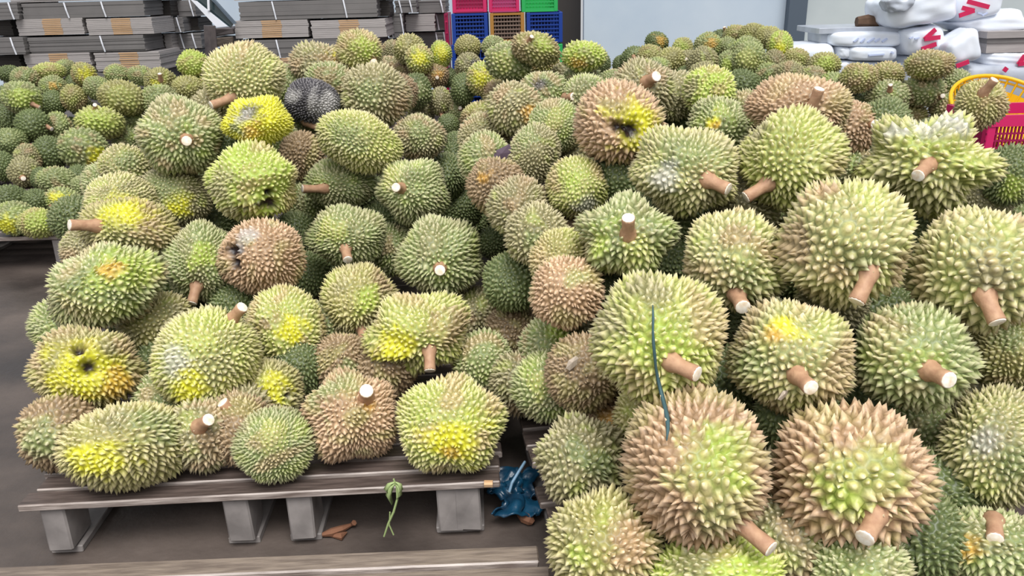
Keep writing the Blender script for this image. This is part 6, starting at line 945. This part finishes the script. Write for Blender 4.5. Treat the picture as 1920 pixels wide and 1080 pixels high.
tag(MB().tube([at_z(973, 965, .012), at_z(982, 970, .016), at_z(995, 976, .014), at_z(1000, 980, .01)], [.006, .013, .012, .006], 7).build('wood_chip', MAT['leafb']), 'reddish brown wood chip lying on the blue plastic bag', 'wood chip')
tag(MB().tube([at_z(908, 905, .158) + Vector((0, -.004, 0)), at_z(924, 905, .158) + Vector((0, -.004, 0))], .008, 6).build('wood_splinter', MAT['kraft']), 'orange wood splinter at the right end of the left front pallet', 'splinter')
def dry_leaf():
    root = empty('dried_stalk', at_z(640, 1000, 0)); tag(root, 'curled reddish brown dried stalk on the floor behind the empty pallet', 'dried stalk')
    o = Vector(root.location)
    MB().tube([at_z(602, 1003, .008) - o, at_z(622, 998, .015) - o, at_z(640, 992, .012) - o, at_z(658, 984, .01) - o, at_z(664, 980, .02) - o], [.004, .010, .009, .004, .007], 6).build('stalk', MAT['leafb'], root)
    MB().tube([at_z(620, 1004, .006) - o, at_z(640, 1006, .01) - o, at_z(650, 998, .006) - o], [.003, .009, .002], 6).build('shred', MAT['leafb'], root)
dry_leaf()
def vine():
    b = at_z(735, 920, .155); root = empty('vine_sprig', (b.x, b.y - .012, 0)); tag(root, 'wilted green sprig with leaves hanging off the front pallet board', 'sprig')
    o = Vector((b.x, b.y - .012, 0)); y = b.y - .014
    def P(u, v): return at_y(u, v, y) - o
    MB().tube([P(738, 898), P(744, 914), P(745, 935), P(738, 960), P(728, 982), P(720, 1006)], [.002, .0025, .0025, .0028, .0026, .002], 6).build('stalk', MAT['leafg'], root)
    MB().tube([P(731, 960), P(730, 985), P(738, 1003)], .0016, 5).build('stalk', MAT['leafg'], root)
    for pts in (((740, 905), (732, 915), (728, 930), (735, 945)), ((743, 908), (748, 918), (749, 930), (744, 935)), ((740, 903), (732, 907), (724, 918), (727, 922)), ((742, 903), (748, 908), (751, 920), (748, 924))):
        c = [P(*p) for p in pts]; m = MB()
        L = []; 
        for k, (p, wd_) in enumerate(zip(c, (.001, .006, .0055, .001))): L.append((m.bm.verts.new(p + Vector((-wd_, .002 * k, 0))), m.bm.verts.new(p + Vector((0, -.004, 0))), m.bm.verts.new(p + Vector((wd_, .002 * k, 0)))))
        for A, B in zip(L, L[1:]):
            m.bm.faces.new((A[0], A[1], B[1], B[0])); m.bm.faces.new((A[1], A[2], B[2], B[1]))
        lf = m.build('leaf', MAT['leafg'], root, True); s = lf.modifiers.new('t', 'SOLIDIFY'); s.thickness = .0012
vine()
# small things lying on the fruit: found by dropping a line of sight onto the pile
bpy.context.view_layer.update()
DG = bpy.context.evaluated_depsgraph_get()
def onto(u, v, off=.004):
    o = Vector((0, 0, CAM_H)); d = (M @ Vector(((u - 960) / F, (v - 540) / F, 1))).normalized()
    hit, loc, n, i, ob, mt = C.ray_cast(DG, o, d); return loc - d * off
def drape(name, pts, rad, m, label, cat, off=.005):
    P = [onto(*p, off) for p in pts]
    Q = [P[0]] + [(a + b * 2 + c) / 4 for a, b, c in zip(P, P[1:], P[2:])] + [P[-1]]
    o = MB().tube(Q, rad, 5).build(name, MAT[m], None, True); tag(o, label, cat); return o
drape('twine', [(1224, 572), (1226, 596), (1223, 620), (1225, 645), (1229, 668), (1228, 690), (1234, 712), (1240, 738), (1246, 762), (1253, 784), (1253, 806), (1250, 826)], [.001, .0025, .002, .003, .003, .0025, .0035, .004, .004, .0045, .003, .001], 'twine', 'dark teal twine trailing down over the large lime green durian', 'twine', .012)
def scrap(name, quad, m, label, cat, fold=.004):
    c0 = onto(sum(p[0] for p in quad) / len(quad), sum(p[1] for p in quad) / len(quad), .01)
    P = [at_y(u, v, c0.y) for u, v in quad]; c = sum(P, Vector()) / len(P); mb = MB(); vc = mb.bm.verts.new(c + Vector((0, -fold, fold))); vs = [mb.bm.verts.new(p) for p in P]
    for i in range(len(vs)): mb.bm.faces.new((vs[i], vs[(i + 1) % len(vs)], vc))
    o = mb.build(name, MAT[m]); s = o.modifiers.new('t', 'SOLIDIFY'); s.thickness = .0015; tag(o, label, cat)
scrap('leaf_scrap', [(1061, 690), (1066, 676), (1080, 667), (1085, 671), (1078, 686), (1068, 694)], 'paleleaf', 'small pale dry leaf scrap on the flank left of the lime green durian', 'leaf')
scrap('wood_chip', [(1458, 748), (1468, 733), (1478, 731), (1474, 741), (1464, 750)], 'paleleaf', 'pale wood chip lying on the yellow-orange topped durian', 'wood chip')
scrap('dry_leaf', [(576, 560), (584, 546), (597, 538), (600, 555), (596, 575), (582, 580)], 'purple', 'dark purple dry leaf wedged right of the pinkish tan durian', 'leaf')
scrap('leaf_scrap', [(920, 300), (930, 282), (955, 270), (962, 285), (948, 298), (930, 302)], 'purple', 'dark purple leaf in the valley between the two front piles', 'leaf')
